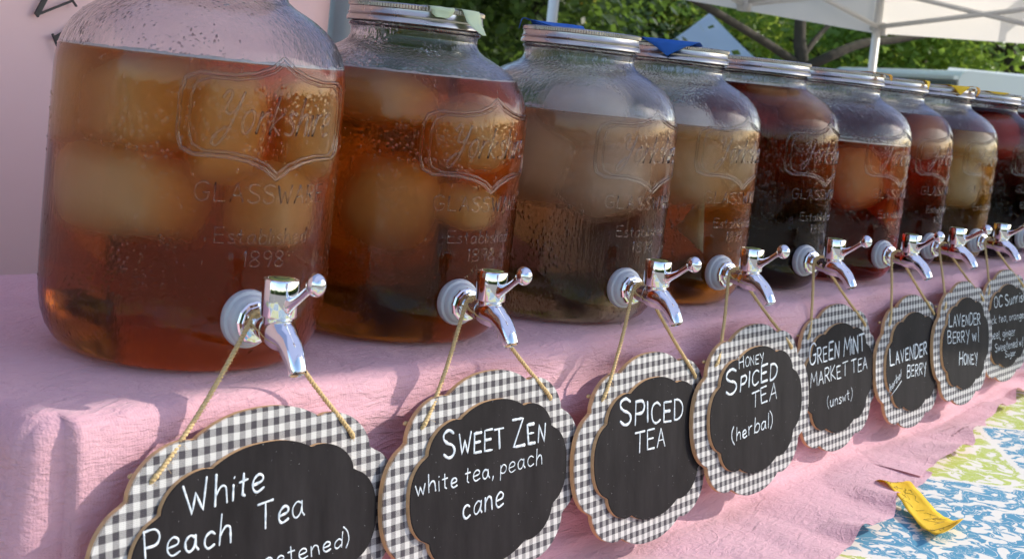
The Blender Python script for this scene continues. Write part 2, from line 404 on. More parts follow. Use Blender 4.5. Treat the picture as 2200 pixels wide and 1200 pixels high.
# ------------------------------------------------------------------ pink cloths over the riser
XL, YB = .068, .34
def yf(x): return -.104 - .010 * min(1, max(0, (x - .2) / .6))
def pool(x): return .012 + .150 * (1 - min(1, max(0, (x - .85) / 1.15))) if x > .3 else .13
def nz(x, y, z): return mnoise.noise(Vector((x, y, z)))
def skirt(P, n, s, S, k, seed, rough, fade=1.0):
    """point at arc length s beyond the riser edge at P, going out along n"""
    lf = max(0, -n.x) ** 4; r = .015 + .012 * lf; zb = TZ + .007; r2 = .026; q = math.pi / 2
    L1 = r * q; drop = -zb - r - r2; L2 = L1 + drop; L3 = L2 + r2 * q
    sl_ = .075 + .05 * lf
    if s < L1: o_, z = r * math.sin(s / r), -r * (1 - math.cos(s / r))
    elif s < L2: t = s - L1; o_, z = r + sl_ * t, -r - t
    elif s < L3: a = (s - L2) / r2; o_, z = r + sl_ * drop + r2 * (1 - math.cos(a)), -r - drop - r2 * math.sin(a)
    else: o_, z = r + sl_ * drop + r2 + (s - L3), zb
    amp = min(1, s / .03)
    x, y = P.x, P.y
    al = k                                     # running length along the edge
    d = .0035 * nz(al * 4, s * 11, seed) + .0030 * nz(al * 7 + s * 10, s * 34, seed + 3)
    for q_, (fa, fs, am) in enumerate(((3.2, 17, .0042), (5.0, 29, .0030), (8.5, 52, .0014))):     # sharp drag creases
        v = nz(al * fa + 1.3 * nz(al * 1.7, s * 4, seed + 20 + q_), s * fs + al * 2.2, seed + 30 + q_)
        d += am * (1 - min(1, abs(v) * 7)) * max(0, nz(al * 2.6, s * 6, seed + 40 + q_) + .12) * 1.6
    ri = nz(al * 4 + 2 * nz(al * 2, s * 9, seed + 8), s * 34, seed + 5); d += rough * .0085 * (1 - abs(ri) * 2.2) * (1 if abs(ri) < .45 else 0)
    fold = max(0, (s - .10) / .14)
    d += .009 * fold * nz(al * 6, s * 5, seed + 9)
    lift = 0
    if s > L2 - .01:
        t = min(1, (s - L2 + .01) / .05)
        e = max(0, 1 - (S - s) / .05)
        lift = t * (.007 + .010 * abs(nz(al * 9, s * 8, seed + 11)) + .022 * e * max(0, nz(al * 12, 4, seed + 2) + .15))
        d += t * .004 * nz(al * 7, s * 12, seed + 13)
    amp *= fade
    nv = (n * math.cos(min(q, s / r)) * 0 + n) if s > L1 else n * math.sin(s / r) + Vector((0, 0, 1)) * math.cos(s / r)
    Q = Vector((x, y, 0)) + n * o_ + Vector((0, 0, z)) + nv * (d * amp) + Vector((0, 0, lift))
    if s <= L1: Q.z += (1 - amp) * top_z(x, y)
    return Q
def top_z(x, y): return .0016 * nz(x * 9, y * 22, 2) + .001 * nz(x * 30, y * 40, 5) - .0006
def build_cloth(name, xa, xb, left, seed, rough, off, label):
    ns = 74; path = []
    st = .0065
    if left:
        n_ = 50
        for i in range(n_ + 1): path.append((Vector((XL, YB + (yf(XL) - YB) * i / n_, 0)), Vector((-1, 0, 0))))
        for i in range(1, 22):
            a = i / 22 * math.pi / 2; path.append((Vector((XL, yf(XL), 0)), Vector((-math.cos(a), -math.sin(a), 0))))
    m = int((xb - xa) / st)
    for i in range(m + 1):
        x = xa + (xb - xa) * i / m; path.append((Vector((x, yf(x) - off, 0)), Vector((0, -1, 0))))
    V = []; F = []; run = 0; prev = None
    for (P, n) in path:
        if prev is not None: run += (P - prev[0]).length + .05 * (n - prev[1]).length
        prev = (P, n)
        S = .245 + pool(P.x) * (1 + .12 * nz(run * 5, 1, seed)) + .014 * nz(run * 9, 2, seed)
        fd = max(.12, min(1, abs(P.x - 1.318) / .09 - .12)) if n.x > -.01 else (.12 if n.y < -.01 else 1)
        if left and n.x > -.01: fd *= .12 + .88 * min(1, max(0, (P.x - XL) / .10))
        for j in range(ns + 1): V.append(skirt(P, n, S * j / ns, S, run, seed, rough, fd))
    N = ns + 1
    for i in range(len(path) - 1):
        for j in range(ns): F.append([i * N + j, i * N + j + 1, (i + 1) * N + j + 1, (i + 1) * N + j])
    g = G().add(V, F)
    nt_ = 46; V = []; F = []; xs = ([XL] if left else []) + [xa + (xb - xa) * i / m for i in range(m + 1)]
    xs = sorted(set(round(x, 6) for x in xs))
    for x in xs:
        for j in range(nt_ + 1):
            y = yf(x) - off + (YB - yf(x)) * j / nt_; z = top_z(x, y)
            V.append((x, y, z - (.0 if left else .0025)))
    for i in range(len(xs) - 1):
        for j in range(nt_): a = i * (nt_ + 1) + j; F.append([a, a + nt_ + 1, a + nt_ + 2, a + 1])
    g.add(V, F)
    o = g.build(name, M['pink'])
    bm = bmesh.new(); bm.from_mesh(o.data); bmesh.ops.remove_doubles(bm, verts=bm.verts, dist=.0012)
    bmesh.ops.recalc_face_normals(bm, faces=bm.faces); bm.to_mesh(o.data); bm.free()
    tag(o, label, 'cloth', 'pink gauze cloths under the jars')
build_cloth('pink_cloth', XL, 1.335, True, 3.7, .55, .008, 'pink gauze cloth under the five nearest jars, pooling on the paisley tablecloth')
build_cloth('pink_cloth', 1.300, 3.05, False, 9.1, 1.25, 0, 'more wrinkled pink gauze cloth under the farther jars, right of the vertical seam')

# ------------------------------------------------------------------ stroke lettering
GL = {
 'A': '0,0 3,10 6,0;1.2,3.6 5,3.8', 'B': '0,0 0,10;~0,10 4,9.8 4.6,7.5 3,5.6 0,5.2;~0,5.2 4,5 5.2,2.6 4,.4 0,0',
 'C': '~6,8.6 3.8,10 1,8.4 .2,4.6 1.2,1 3.4,0 6,1.4', 'D': '0,0 .2,10;~0,10 3.4,9.6 5.8,6.6 5.2,2.4 2.6,.2 0,0',
 'E': '5,10 0,9.8 0,.1 5,.2;0,5.2 4.2,5.4', 'G': '~6,8.6 3.8,10 1,8.4 .2,4.6 1.2,1 3.6,0 5.8,1.6 6,4.4;3.6,4.3 6.4,4.5',
 'H': '0,0 .2,10;5.4,0 5.4,10;0,5 5.4,5.3', 'I': '0,0 .1,10', 'K': '0,0 .2,10;5,9.8 .2,4.6 5.4,0', 'L': '.2,10 0,.2 5,.2',
 'M': '0,0 1,10 3.8,3.2 6.8,10 7.6,0', 'N': '0,0 .2,10 5.2,0 5.6,10.2', 'O': '~3,10 .8,8.4 .2,5 1,1.4 3,0 5.2,1.4 6,5 5.2,8.4 3,10',
 'P': '0,0 .2,10;~0,9.8 3.8,10 5.2,7.6 3.8,5 .2,4.6', 'R': '0,0 .2,10;~0,9.8 3.8,10 5,7.8 3.6,5.4 .2,4.8;1.6,5 5.4,0',
 'S': '~5.4,8.8 3.2,10 .8,9 .4,7 2,5.4 4.4,4.4 5.4,2.4 4.2,.4 2,0 0,1.4', 'T': '0,9.8 6.6,10.1;3.3,10 3.1,0',
 'U': '~.2,10 .2,3 1.4,.3 3.6,.2 5,2.6 5.2,10', 'V': '0,10 2.8,0 5.8,10.2', 'W': '0,9.6 2,0 3.8,6.4 5.6,0 7.8,10.2', 'Y': '0,10 2.8,5;5.6,10 2.2,-2.5',
 'Z': '.2,9.8 5.6,10 0,.2 5.8,.4', '(': '~2.4,11 .6,7.6 .4,2.6 2.2,-1.6', ')': '~0,11 1.8,7.6 2,2.6 .2,-1.6', '/': '1.6,10.5 1.2,-1', ',': '.4,.6 0,-1.8', '.': '0,0 .3,.3', ' ': '',
 'a': '~4.2,5 2.4,6 .4,4.2 .3,1.4 1.6,0 3.4,1.2 4.3,4;4.4,5.8 4.3,1.4 5.2,.1', 'b': '.2,10 0,0;~0,3.4 2,5.8 4.2,4.6 4.2,1.4 2.4,0 0,.8',
 'c': '~4.2,5 2.6,6 .6,4.6 .3,1.8 1.8,0 4.2,1', 'd': '~4.2,4.6 2.4,5.9 .4,4.2 .3,1.4 1.8,0 4.2,1.8;4.5,10 4.3,0',
 'e': '~.4,2.8 3.6,3.4 4,5 2.4,6 .6,4.6 .3,1.8 1.8,0 4.4,.9', 'g': '~4,5 2.2,6 .4,4.4 .6,1.8 2.4,1 4,2.8;~4.3,5.8 4.3,-1.5 2.8,-3.8 .4,-2.8',
 'h': '.2,10 0,0;~0,3 1.8,5.6 3.4,5.2 3.8,2.6 4,0', 'i': '.1,5.6 .2,0;.2,8 .4,8.3', 'k': '.2,10 0,0;3.6,5.6 .2,2.6 4,0', 'l': '.2,10 .2,0',
 'n': '.1,5.8 0,0;~0,3.2 1.8,5.8 3.4,5 3.8,2.4 4,0', 'o': '~2.2,6 .6,4.8 .3,2.4 1.4,.2 3,.2 4.2,2.4 3.8,5 2.2,6',
 'p': '.2,5.8 0,-4;~.1,3.6 2,6 4.2,4.6 4.2,1.8 2.4,.2 .1,1', 'r': '.1,5.8 0,0;~0,3 1.2,5.2 3,5.7', 's': '~3.4,5.2 1.8,6 .4,4.8 1.8,3.4 3.4,2 2.6,.2 0,.6',
 't': '1.6,8.8 1.5,.8 2.6,0;0,5.8 3.4,6.1', 'u': '~.1,5.8 .3,1.4 1.8,0 3.4,1.4 4,5.8;4,5.8 4.2,.6 4.8,0', 'w': '0,5.8 1.4,0 2.8,4.6 4.2,0 5.8,6',
 'y': '0,5.8 2,1;4,5.8 .8,-3.6', '\x01': '~0,8.4 1.2,10.4 2.8,9.6 2.2,6.6 3,4.8 5,5.2 6.4,8 6.8,10.4 6,5.4 4.6,0 2.6,-3.4 .6,-2.8 1.2,-.6 4,1.4', '1': '0,8.6 1,10 1,0', '8': '~2.6,5.2 .6,7 1,9.2 2.6,10 4.4,9 4.6,7 2.6,5.2 .4,3 .8,.6 2.6,0 4.6,.8 5,3 2.6,5.2', '9': '~4.4,7 2.6,5 .6,6.2 .6,9 2.6,10 4.4,8.6 4.4,5 3.2,0',
}
def glyph(ch):
    out = []; wmax = 0
    for st in GL[ch].split(';'):
        if not st: continue
        sm = st[0] == '~'; pts = [tuple(float(a) for a in p.split(',')) for p in st.lstrip('~').split()]
        wmax = max(wmax, max(p[0] for p in pts))
        if sm: pts = [(v.x, v.y) for v in catmull(pts, 5)]
        out.append(pts)
    return out, wmax
def text_strokes(s, small=None, rnd=None, slant=0, gap=2.0):
    """strokes in units where the capital height is 1; small = scale of the letters after the first of a word, as capitals"""
    x = 0; res = []; first = True
    for ch in s:
        if ch == ' ': x += 3.2; first = True; continue
        k = 1.0; c = ch
        if small and not first and ch.isalpha(): k = small; c = ch.upper()
        if ch.isalpha(): first = False
        st, wd = glyph(c)
        jy = rnd.uniform(-.45, .45) if rnd else 0; jk = k * (1 + (rnd.uniform(-.1, .1) if rnd else 0)); jr = rnd.uniform(-.09, .09) if rnd else 0
        for p in st:
            res.append([((x + a * jk + (b * jk) * (slant + jr)) / 10, (b * jk + jy) / 10) for a, b in p])
        x += wd * jk + gap * (k ** .5)
    return res, max(.1, (x - gap) / 10)

# ------------------------------------------------------------------ glass drink dispensers
JR = .1124
PROF = [(.0700, .0035), (.0780, .0008), (.0840, .0), (.0910, .0022), (.0985, .0080), (.1045, .0165), (.1085, .027), (.1108, .040), (.1118, .055), (.1122, .085), (.1124, .13), (.1124, .195), (.1121, .208),
        (.1104, .2195), (.1068, .2300), (.1008, .2390), (.0928, .2468), (.0838, .2530), (.0748, .2578), (.0672, .2615), (.0618, .2655), (.0594, .2700), (.0594, .2765), (.0612, .2780), (.0622, .2795), (.0612, .2812), (.0592, .2825), (.0590, .2970)]
TAPY = -(JR + .049)
def inner(p, d=.0042): return (max(.001, p[0] - d), p[1])
def interp_r(z, prof):
    for a, b in zip(prof, prof[1:]):
        if a[1] <= z <= b[1]: return a[0] + (b[0] - a[0]) * (z - a[1]) / max(1e-9, b[1] - a[1])
    return prof[-1][0]
SHARED = {}
def on_jar(u, z, d=0):
    a = u / JR; r = interp_r(z, PROF[2:]) + d
    return Vector((r * math.sin(a), -r * math.cos(a), z))
def shared_meshes():
    # shield outline, two ridges
    g = G()
    def shield(k):
        W, zc = .0765 * k, .183; zt = zc + .0275 * k; zb = zc - .0275 * k
        P = []
        r = [(0, .183 + .042 * k), (.010 * k, .183 + .0350 * k), (.024 * k, zt + .0025), (.040 * k, zt), (W - .012, zt), (W - .003, zt - .004), (W, zt - .013), (W, zc), (W, zb + .013), (W - .003, zb + .004), (W - .012, zb), (.040 * k, zb), (.024 * k, zb - .0025), (.010 * k, .183 - .0350 * k), (0, .183 - .042 * k)]
        l = [(-a, b) for a, b in r[1:-1]][::-1]
        P = r + l; out = []
        n = len(P)
        for i in range(n):
            a, b = P[i], P[(i + 1) % n]
            for t in range(4): out.append((a[0] + (b[0] - a[0]) * t / 4, a[1] + (b[1] - a[1]) * t / 4))
        return out + [out[0]]
    g.tube([on_jar(u, z, -.0002) for u, z in shield(1.0)], .0015, 8, cap=False)
    g.tube([on_jar(u, z, .0) for u, z in shield(.90)], .0009, 6, cap=False)
    SHARED['embossed_shield'] = g.build('embossed_shield', M['relief'])
    g = G()
    def word(s, z, h, wd, slant=0, small=None, r=.0011, u0=0):
        st, L = text_strokes(s, small, None, slant); k = wd / L
        for p in st:
            if len(p) > 1: g.tube([on_jar(u0 - wd / 2 + a * k, z + b * h, .0002) for a, b in p], r, 6)
    word('\x01orkshire', .172, .027, .104, .30, None, .0009)
    SHARED['embossed_script'] = g.build('embossed_script', M['relief']); g = G()
    def word(s, z, h, wd, slant=0, small=None, r=.0011, u0=0):
        st, L = text_strokes(s, small, None, slant); k = wd / L
        for p in st:
            if len(p) > 1: g.tube([on_jar(u0 - wd / 2 + a * k, z + b * h, .0002) for a, b in p], r, 6)
    word('GLASSWARE', .1245, .0130, .114, 0, None, .0006, -.004); word('Established', .0960, .0110, .080, 0, None, .0005, -.004); word('1898', .0800, .0110, .034, 0, None, .0005, -.004)
    SHARED['embossed_lettering'] = g.build('embossed_lettering', M['relief'])
    # lid with knurled rim
    g = G(); n = 288
    prof = [(.0600, .2835), (.0640, .2828), (.0646, .2835), (.0640, .2868), (.0626, .2880), (.0634, .2890), (.0636, .2900), (.0624, .2910), (.0622, .2955), (.0628, .2962), (.0630, .2995), (.0615, .3006), (.0570, .3008), (.0555, .2998), (.0300, .3000), (.0005, .3002)]
    V = []; F = []
    for i, (r, z) in enumerate(prof):
        for k in range(n):
            a = 2 * math.pi * k / n; rr = r + (.0009 if (k % 2 and i in (9, 10, 11)) else 0)
            V.append((rr * math.cos(a), rr * math.sin(a), z))
    for i in range(len(prof) - 1):
        for k in range(n): k2 = (k + 1) % n; F.append([i * n + k, i * n + k2, (i + 1) * n + k2, (i + 1) * n + k])
    g.add(V, F); SHARED['lid'] = auto_smooth(g.build('lid', M['tin']), 50)
    # tap: valve body with barrel, then its pieces
    g = G()
    g.tube([(0, -(JR + .018), .044), (0, -(JR + .024), .044), (0, -(JR + .040), .044), (0, TAPY + .004, .044)], [.0075, .0085, .0092, .0092], 24)
    g.lathe([(.004, .040), (.0098, .0465), (.0106, .0500), (.0108, .0545), (.0125, .0550), (.0131, .0560), (.0133, .0790), (.0127, .0803), (.0094, .0805), (.0092, .0798), (.001, .0798)], 40, at=(0, TAPY, 0))
    SHARED['tap'] = auto_smooth(g.build('tap', M['chrome'], fix=True), 45)
    g = G().lathe([(.009, JR - .0052), (.0160, JR - .0050), (.0200, JR - .0015), (.0208, JR + .002), (.0200, JR + .0055), (.0180, JR + .0065), (.0172, JR + .0105), (.0160, JR + .0118), (.009, JR + .0120)], 40, axis='Y', at=(0, 0, .044))
    SHARED['gasket'] = auto_smooth(g.build('gasket', M['silicone'], fix=True), 50)
    g = G().lathe([(.006, JR + .0115), (.0145, JR + .0118), (.0150, JR + .0132), (.0150, JR + .0160), (.0138, JR + .0172), (.0120, JR + .0178), (.0115, JR + .0200), (.0090, JR + .0205), (.006, JR + .0206)], 12, axis='Y', at=(0, 0, .044))
    SHARED['nut'] = g.build('nut', M['chrome'], smooth=False, fix=True)
    g = G()
    pts = catmull([(0, TAPY + .008, .0440), (0, TAPY - .002, .0445), (0, TAPY - .012, .0428), (0, TAPY - .022, .0385), (0, TAPY - .0300, .0315), (0, TAPY - .0355, .0240)], 4)
    rr = [  .0104 + (.0062 - .0104) * (i / (len(pts) - 1)) ** 1.5 + .0018 * math.sin(min(1, i / 10) * math.pi) for i in range(len(pts))]
    g.tube(pts, rr, 24, cap=False)
    e = pts[-1]; d = (pts[-1] - pts[-2]).normalized()
    g.tube([e, e + d * .0006, e + d * .0006 - d * .006], [.0062, .0052, .0048], 24)
    SHARED['spout'] = auto_smooth(g.build('spout', M['chrome'], fix=True), 60)
    g = G()
    pts = catmull([(0, TAPY - .0125, .0650), (0, TAPY - .018, .0672), (0, TAPY - .027, .0722), (0, TAPY - .036, .0785), (0, TAPY - .042, .0825)], 4)
    rr = [.0075, .0066, .0056, .0048, .0042, .0038, .0035, .0033, .0031, .0030, .0030, .0030, .0031, .0032, .0034, .0036, .004][:len(pts)]
    g.tube(pts, rr, 16, sq=(Vector((1, 0, 0)), .55))
    g.ball((0, TAPY - .0465, .0845), (.0066, .0078, .0078), 24, 16)
    SHARED['lever'] = g.build('lever', M['chrome'], fix=True)
    g = G().lathe([(.0092, .0800), (.0088, .0808), (.0006, .0810)], 32, at=(0, TAPY, 0))
    g.lathe([(.0060, .08105), (.0048, .08115)], 7, at=(0, TAPY, 0), m=1, close=False)
    SHARED['cap_disc'] = g.build('cap_disc', [M['capdisc'], M['letter']])
def beads():
    rn = random.Random(12); g = G()
    n = 0
    while n < 1500:
        a = rn.uniform(0, 2 * math.pi); z = rn.choice((rn.uniform(.03, .25), rn.uniform(.13, .25)))
        if mnoise.noise(Vector((math.cos(a) * 2.2, math.sin(a) * 2.2, z * 16))) < rn.uniform(-.35, .25): continue
        n += 1; u = JR * a; c = on_jar(u, z, -.0002); t1 = Vector((math.cos(a), math.sin(a), 0)); nn = Vector((math.sin(a), -math.cos(a), 0)); up = Vector((0, 0, 1))
        if z > .215: nn = (nn + up * min(1.2, (z - .215) * 40)).normalized(); up = t1.cross(nn) * -1; up = up if up.z > 0 else -up
        r = rn.uniform(.0004, .0010); el = rn.choice((1, 1, 1.3, 2.2)); V = [c + nn * r * .75]; F = []
        for ring, (k, h) in enumerate(((.62, .55), (1, 0))):
            for q in range(7): b = 2 * math.pi * q / 7; V.append(c + t1 * (math.cos(b) * r * k) + up * (math.sin(b) * r * k * el) + nn * (r * h * .9))
        for q in range(7): q2 = (q + 1) % 7; F.append([0, 1 + q, 1 + q2]); F.append([1 + q, 8 + q, 8 + q2, 1 + q2])
        g.add(V, F)
    o = g.build('condensation', M['drop'], fix=True); o['kind'] = 'stuff'; SHARED['condensation'] = o
def jar_glass(fill, parent):
    """jar wall; below the liquid line glass and tea touch, so the hollow of the jar begins at the liquid"""
    out = [(.001, .0060), (.05, .0055)] + PROF
    inn = [inner(p) for p in PROF[3:] if p[1] > fill + .0015][::-1]
    rl = interp_r(fill, PROF[2:]) - .0042
    inn = [(.0548, .2970)] + inn[1:] + [(rl, fill + .0012), (rl - .0016, fill + .0003), (rl - .004, fill), (.03, fill), (.001, fill)]
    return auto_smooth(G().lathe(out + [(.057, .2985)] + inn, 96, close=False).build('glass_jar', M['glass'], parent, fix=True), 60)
shared_meshes(); beads()
protos = dict(SHARED)
def part(key, parent):
    o = obj(key, protos[key].data, parent); return o
JX = [.2648, .5072, .7576, .9879, 1.2434, 1.4739, 1.7044, 1.9351, 2.1700, 2.4050]
JY = [.0084, -.0016, -.0202, -.0045, .0053, -.0077, .0097, .0106, .0016, .006]
JP = [-.293, -.291, -.304, -.284, -.297, -.281, -.236, -.263, -.26, -.26]
JS = [(1.02, 1.02, 1.08)] + [(1, 1, 1)] * 9
TEA = [  # fill height, absorption per metre, colour words
 (.2185, (5.4, 13.5, 26.0), 'amber tea, nearest the camera at the left'),
 (.2385, (7.0, 15.0, 29.0), 'dark amber tea with a pale tape scrap on the lid'),
 (.2150, (7.0, 10.8, 14.5), 'murky light brown tea, blue tape behind its lid'),
 (.2090, (5.2, 13.0, 25.0), 'golden brown tea, blue tape tongue over its lid'),
 (.2640, (19.0, 25.0, 34.0), 'very dark brown tea filled up into the neck'),
 (.1990, (4.5, 21.0, 34.0), 'reddish tea glowing orange, low filled'),
 (.2460, (14.0, 24.0, 29.0), 'russet tea, small yellow tape on its lid'),
 (.2270, (5.5, 10.0, 22.0), 'olive yellow tea, curled yellow tape on its lid'),
 (.2700, (24.0, 48.0, 42.0), 'dark crimson tea filled to the lid, near the right edge'),
 (.2700, (24.0, 48.0, 42.0), 'crimson tea, the farthest, cut by the right edge')]
JAR = []
for i in range(10):
    fill, sig, words = TEA[i]
    lab = ('large' if i == 0 else '') + ' lidded glass drink dispenser of ' + words
    j = thing('drink_dispenser', lab.strip(), 'drink dispenser', (JX[i], JY[i], .0012), (0, 0, JP[i]), 'glass dispensers in a row on the pink cloth'); j.scale = JS[i]; JAR.append(j)
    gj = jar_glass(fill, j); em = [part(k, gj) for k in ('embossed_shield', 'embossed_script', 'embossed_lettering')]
    for q in em: q.rotation_euler = (0, 0, .13 if i == 0 else .25)
    q = part('condensation', gj); q['kind'] = 'stuff'
    part('lid', j)
    t = part('tap', j)
    for k in ('gasket', 'nut', 'spout', 'lever', 'cap_disc'):
        q = part(k, t)
        if k == 'lever':
            an = R_((2, -3, 4, -2, 3, -4, 5, 0, 3, -2)[i]); q.rotation_euler = (0, 0, an); c = Vector((0, TAPY, 0)); q.location = c - Matrix.Rotation(an, 3, 'Z') @ c
    z0 = fill - .0006
    pr = [(r - .0036, z) for r, z in PROF[3:] if .0095 < z < z0 - .001]
    prof = [(.001, .0078), (.08, .0078)] + pr + [(interp_r(z0, PROF[2:]) - .0036, z0), (interp_r(z0, PROF[2:]) - .0050, z0 - .0009), (.03, z0 - .001), (.001, z0 - .001)]
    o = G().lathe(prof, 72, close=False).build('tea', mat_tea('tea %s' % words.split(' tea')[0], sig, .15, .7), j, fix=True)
    auto_smooth(o, 50)
    if i in (0, 1, 5):
        r0 = interp_r(z0, PROF[2:]) - .0046; rn = random.Random(i); V = []; F = []; n = 240
        for q in range(n):
            a = 2 * math.pi * q / n; hh = .0016 + .0014 * mnoise.noise(Vector((math.cos(a) * 9, math.sin(a) * 9, i))) + rn.uniform(0, .0006)
            for (r, z) in ((r0, z0 + .0014), (r0 - .0002, z0 + .0014 + hh), (r0 - .0015, z0 + .0014 + hh * .8), (r0 - .006, z0 + .0014)): V.append((r * math.cos(a), r * math.sin(a), z))
        for q in range(n):
            for e in range(3): k2 = (q + 1) % n * 4; F.append([q * 4 + e, k2 + e, k2 + e + 1, q * 4 + e + 1])
        mesh('froth', V, F, M.setdefault('froth', simple('pale froth', (.62, .55, .50), .8, 0, .2, 300)), o)
for o in protos.values(): bpy.data.objects.remove(o)

# ice lumps
ICE = {1: [(0.2087, 0.0574, 0.1950, .028, .036, 'tall ice lump at the far left of the nearest jar'), (0.2171, 0.0036, 0.1980, .038, .034, 'broad ice lump under the liquid surface, left of centre in the nearest jar'), (0.2391, -0.0455, 0.1880, .024, .040, 'pale upright ice lump behind the left edge of the raised shield on the nearest jar'), (0.3042, -0.0525, 0.1880, .024, .036, 'ice lump behind the right half of the raised shield on the nearest jar'), (0.2112, 0.0088, 0.1303, .046, .034, 'widest and lowest left ice lump in the nearest jar'), (0.2764, -0.0548, 0.1284, .026, .032, 'ice lump below the raised shield in the nearest jar')],
 2: [(0.4609, -0.0167, 0.2120, .040, .022, 'flat ice lump just under the surface of the second jar'), (0.4715, -0.0214, 0.1249, .037, .040, 'large round ice lump low in the second jar'), (0.5162, -0.0581, 0.1878, .034, .028, 'ice lump behind the raised shield of the second jar'), (0.5107, -0.067, 0.1262, .026, .020, 'small ice lump below the raised shield of the second jar')],
 3: [(0.7366, -0.0517, 0.2100, .042, .036, 'domed ice lump rising above the tea of the third jar'), (0.7214, -0.017, 0.1650, .044, .046, 'tall ice lump at the left of the third jar'), (0.7450, -0.0655, 0.1561, .044, .044, 'frosty ice lump at the centre of the third jar'), (0.7814, -0.0534, 0.1782, .038, .036, 'ice lump behind the raised shield of the third jar')],
 4: [(0.9643, -0.0436, 0.2080, .030, .024, 'ice lump breaking the surface of the golden brown tea'), (0.9692, -0.0421, 0.1582, .048, .044, 'big ice lump in the middle of the golden brown tea'), (1.0009, -0.0774, 0.1723, .036, .038, 'ice lump at the right of the golden brown tea')],
 5: [(1.2205, -0.0161, 0.2440, .026, .016, 'ice lump at upper left of the very dark tea'), (1.2483, -0.0493, 0.2340, .032, .022, 'ice lump at upper right of the very dark tea')],
 6: [(1.4398, -0.0546, 0.1501, .036, .042, 'large orange glowing ice lump in the reddish tea'), (1.5044, -0.0778, 0.1600, .024, .034, 'ice lump at the right of the reddish tea')],
 7: [(1.6982, -0.0559, 0.2082, .034, .026, 'ice lump near the surface of the russet tea')],
 8: [(1.9136, -0.0476, 0.1411, .034, .042, 'long yellowish ice lump low in the olive yellow tea'), (1.9373, -0.0544, 0.1980, .036, .026, 'ice lump near the surface of the olive yellow tea')],
 9: [(2.1442, -0.0287, 0.2145, .036, .034, 'ice lump high in the dark crimson tea')]}
rnd = random.Random(5)
for jn, L in ICE.items():
    for (x, y, z, rx, rz, lab) in L:
        g = G(); sd = rnd.uniform(0, 90); e = rnd.uniform(.60, .78) if jn == 1 else rnd.uniform(.72, .95)
        ca = rnd.uniform(0, 6); sg = lambda a: math.copysign(abs(a) ** e, a)
        for q, k in enumerate((.70, .83, .95, 1.07, 1.18)):                      # firm core and two slushy, ever clearer layers
            b0 = len(g.V); g.ball((0, 0, 0), 1, 28, 18, q)
            for v in g.V[b0:]:
                n = v.normalized(); v.x, v.y, v.z = sg(n.x) * rx * k, sg(n.y) * rx * k, sg(n.z) * rz * k
                d = 1 + .10 * mnoise.noise(n * 1.6 + Vector((sd, 0, 0))); v *= d
        c = Vector((JX[jn - 1], JY[jn - 1], 0)); p = Vector((x, y, 0)) - c
        lim = .108 - rx * 1.22
        if p.length > lim: p *= lim / p.length
        o = g.build('ice_block', [M[('ice_pale%d' if jn in (3, 4, 8) else 'ice%d') % q] for q in range(5)], loc=(c.x + p.x, c.y + p.y, z)); o.rotation_euler = (rnd.uniform(-.2, .2), rnd.uniform(-.2, .2), ca)
        tag(o, lab, 'ice', 'ice lumps in the jars of tea')
# tea bags
def tea_bag(x, y, z, rot, label):
    m = M.setdefault('bag', fabric('grey wet tea bag', (.80, .80, .68), .4, 60)); s = .037
    g = G(); P = [Vector((-s, -s * .5, 0)), Vector((s, -s * .5, 0)), Vector((0, s * .5, s * .6)), Vector((0, 0, s * 1.5))]
    bm = bmesh.new(); vs = [bm.verts.new(p) for p in P]
    for f in ((0, 1, 2), (0, 1, 3), (1, 2, 3), (2, 0, 3)): bm.faces.new([vs[k] for k in f])
    bmesh.ops.subdivide_edges(bm, edges=bm.edges, cuts=3, use_grid_fill=True, smooth=.6)
    bmesh.ops.recalc_face_normals(bm, faces=bm.faces)
    for v in bm.verts: v.co += v.co.normalized() * .003 * mnoise.noise(v.co * 90)
    me = bpy.data.meshes.new('tea_bag'); bm.to_mesh(me); bm.free(); me.materials.append(m)
    me.polygons.foreach_set('use_smooth', [True] * len(me.polygons))
    o = obj('tea_bag', me, None, (x, y, z)); o.rotation_euler = rot; tag(o, label, 'tea bag', 'tea bags floating in the jars')
tea_bag(.9420, -.070, .098, (.5, 1.9, .9), 'grey pointed tea bag hanging in the golden brown tea')
tea_bag(1.4950, -.062, .080, (.2, .4, .4), 'grey tea bag low in the reddish tea under the ice')

# ------------------------------------------------------------------ chalkboard signs
def outline(k_w=1.0, k_h=1.0):
    Q = [(0, .0950), (.018, .0940), (.036, .0895), (.050, .0830), (.0545, .0798)]
    q2 = [(.0590, .0800), (.0640, .0812), (.0760, .0800), (.0900, .0745), (.1010, .0650), (.1065, .0550), (.1075, .0480)]
    q3 = [(.1120, .0455), (.1230, .0400), (.1330, .0290), (.1385, .0150), (.1400, 0)]
    pts = []
    for seg in (Q, q2, q3):
        c = [(v.x, v.y) for v in catmull(seg, 4)]
        pts += c
    right = pts + [(x, -z) for x, z in pts[:-1]][::-1]
    full = right + [(-x, z) for x, z in right[1:-1]][::-1]
    soft = []
    for x, z in full:
        r = math.hypot(x, z); c, s_ = abs(x) / r, abs(z) / r; re = ((c / .140) ** 2.5 + (s_ / .095) ** 2.5) ** (-1 / 2.5); k = .87 + .13 * re / r
        soft.append((x * k, z * k))
    return [(x * k_w, z * k_h) for x, z in soft][::-1]
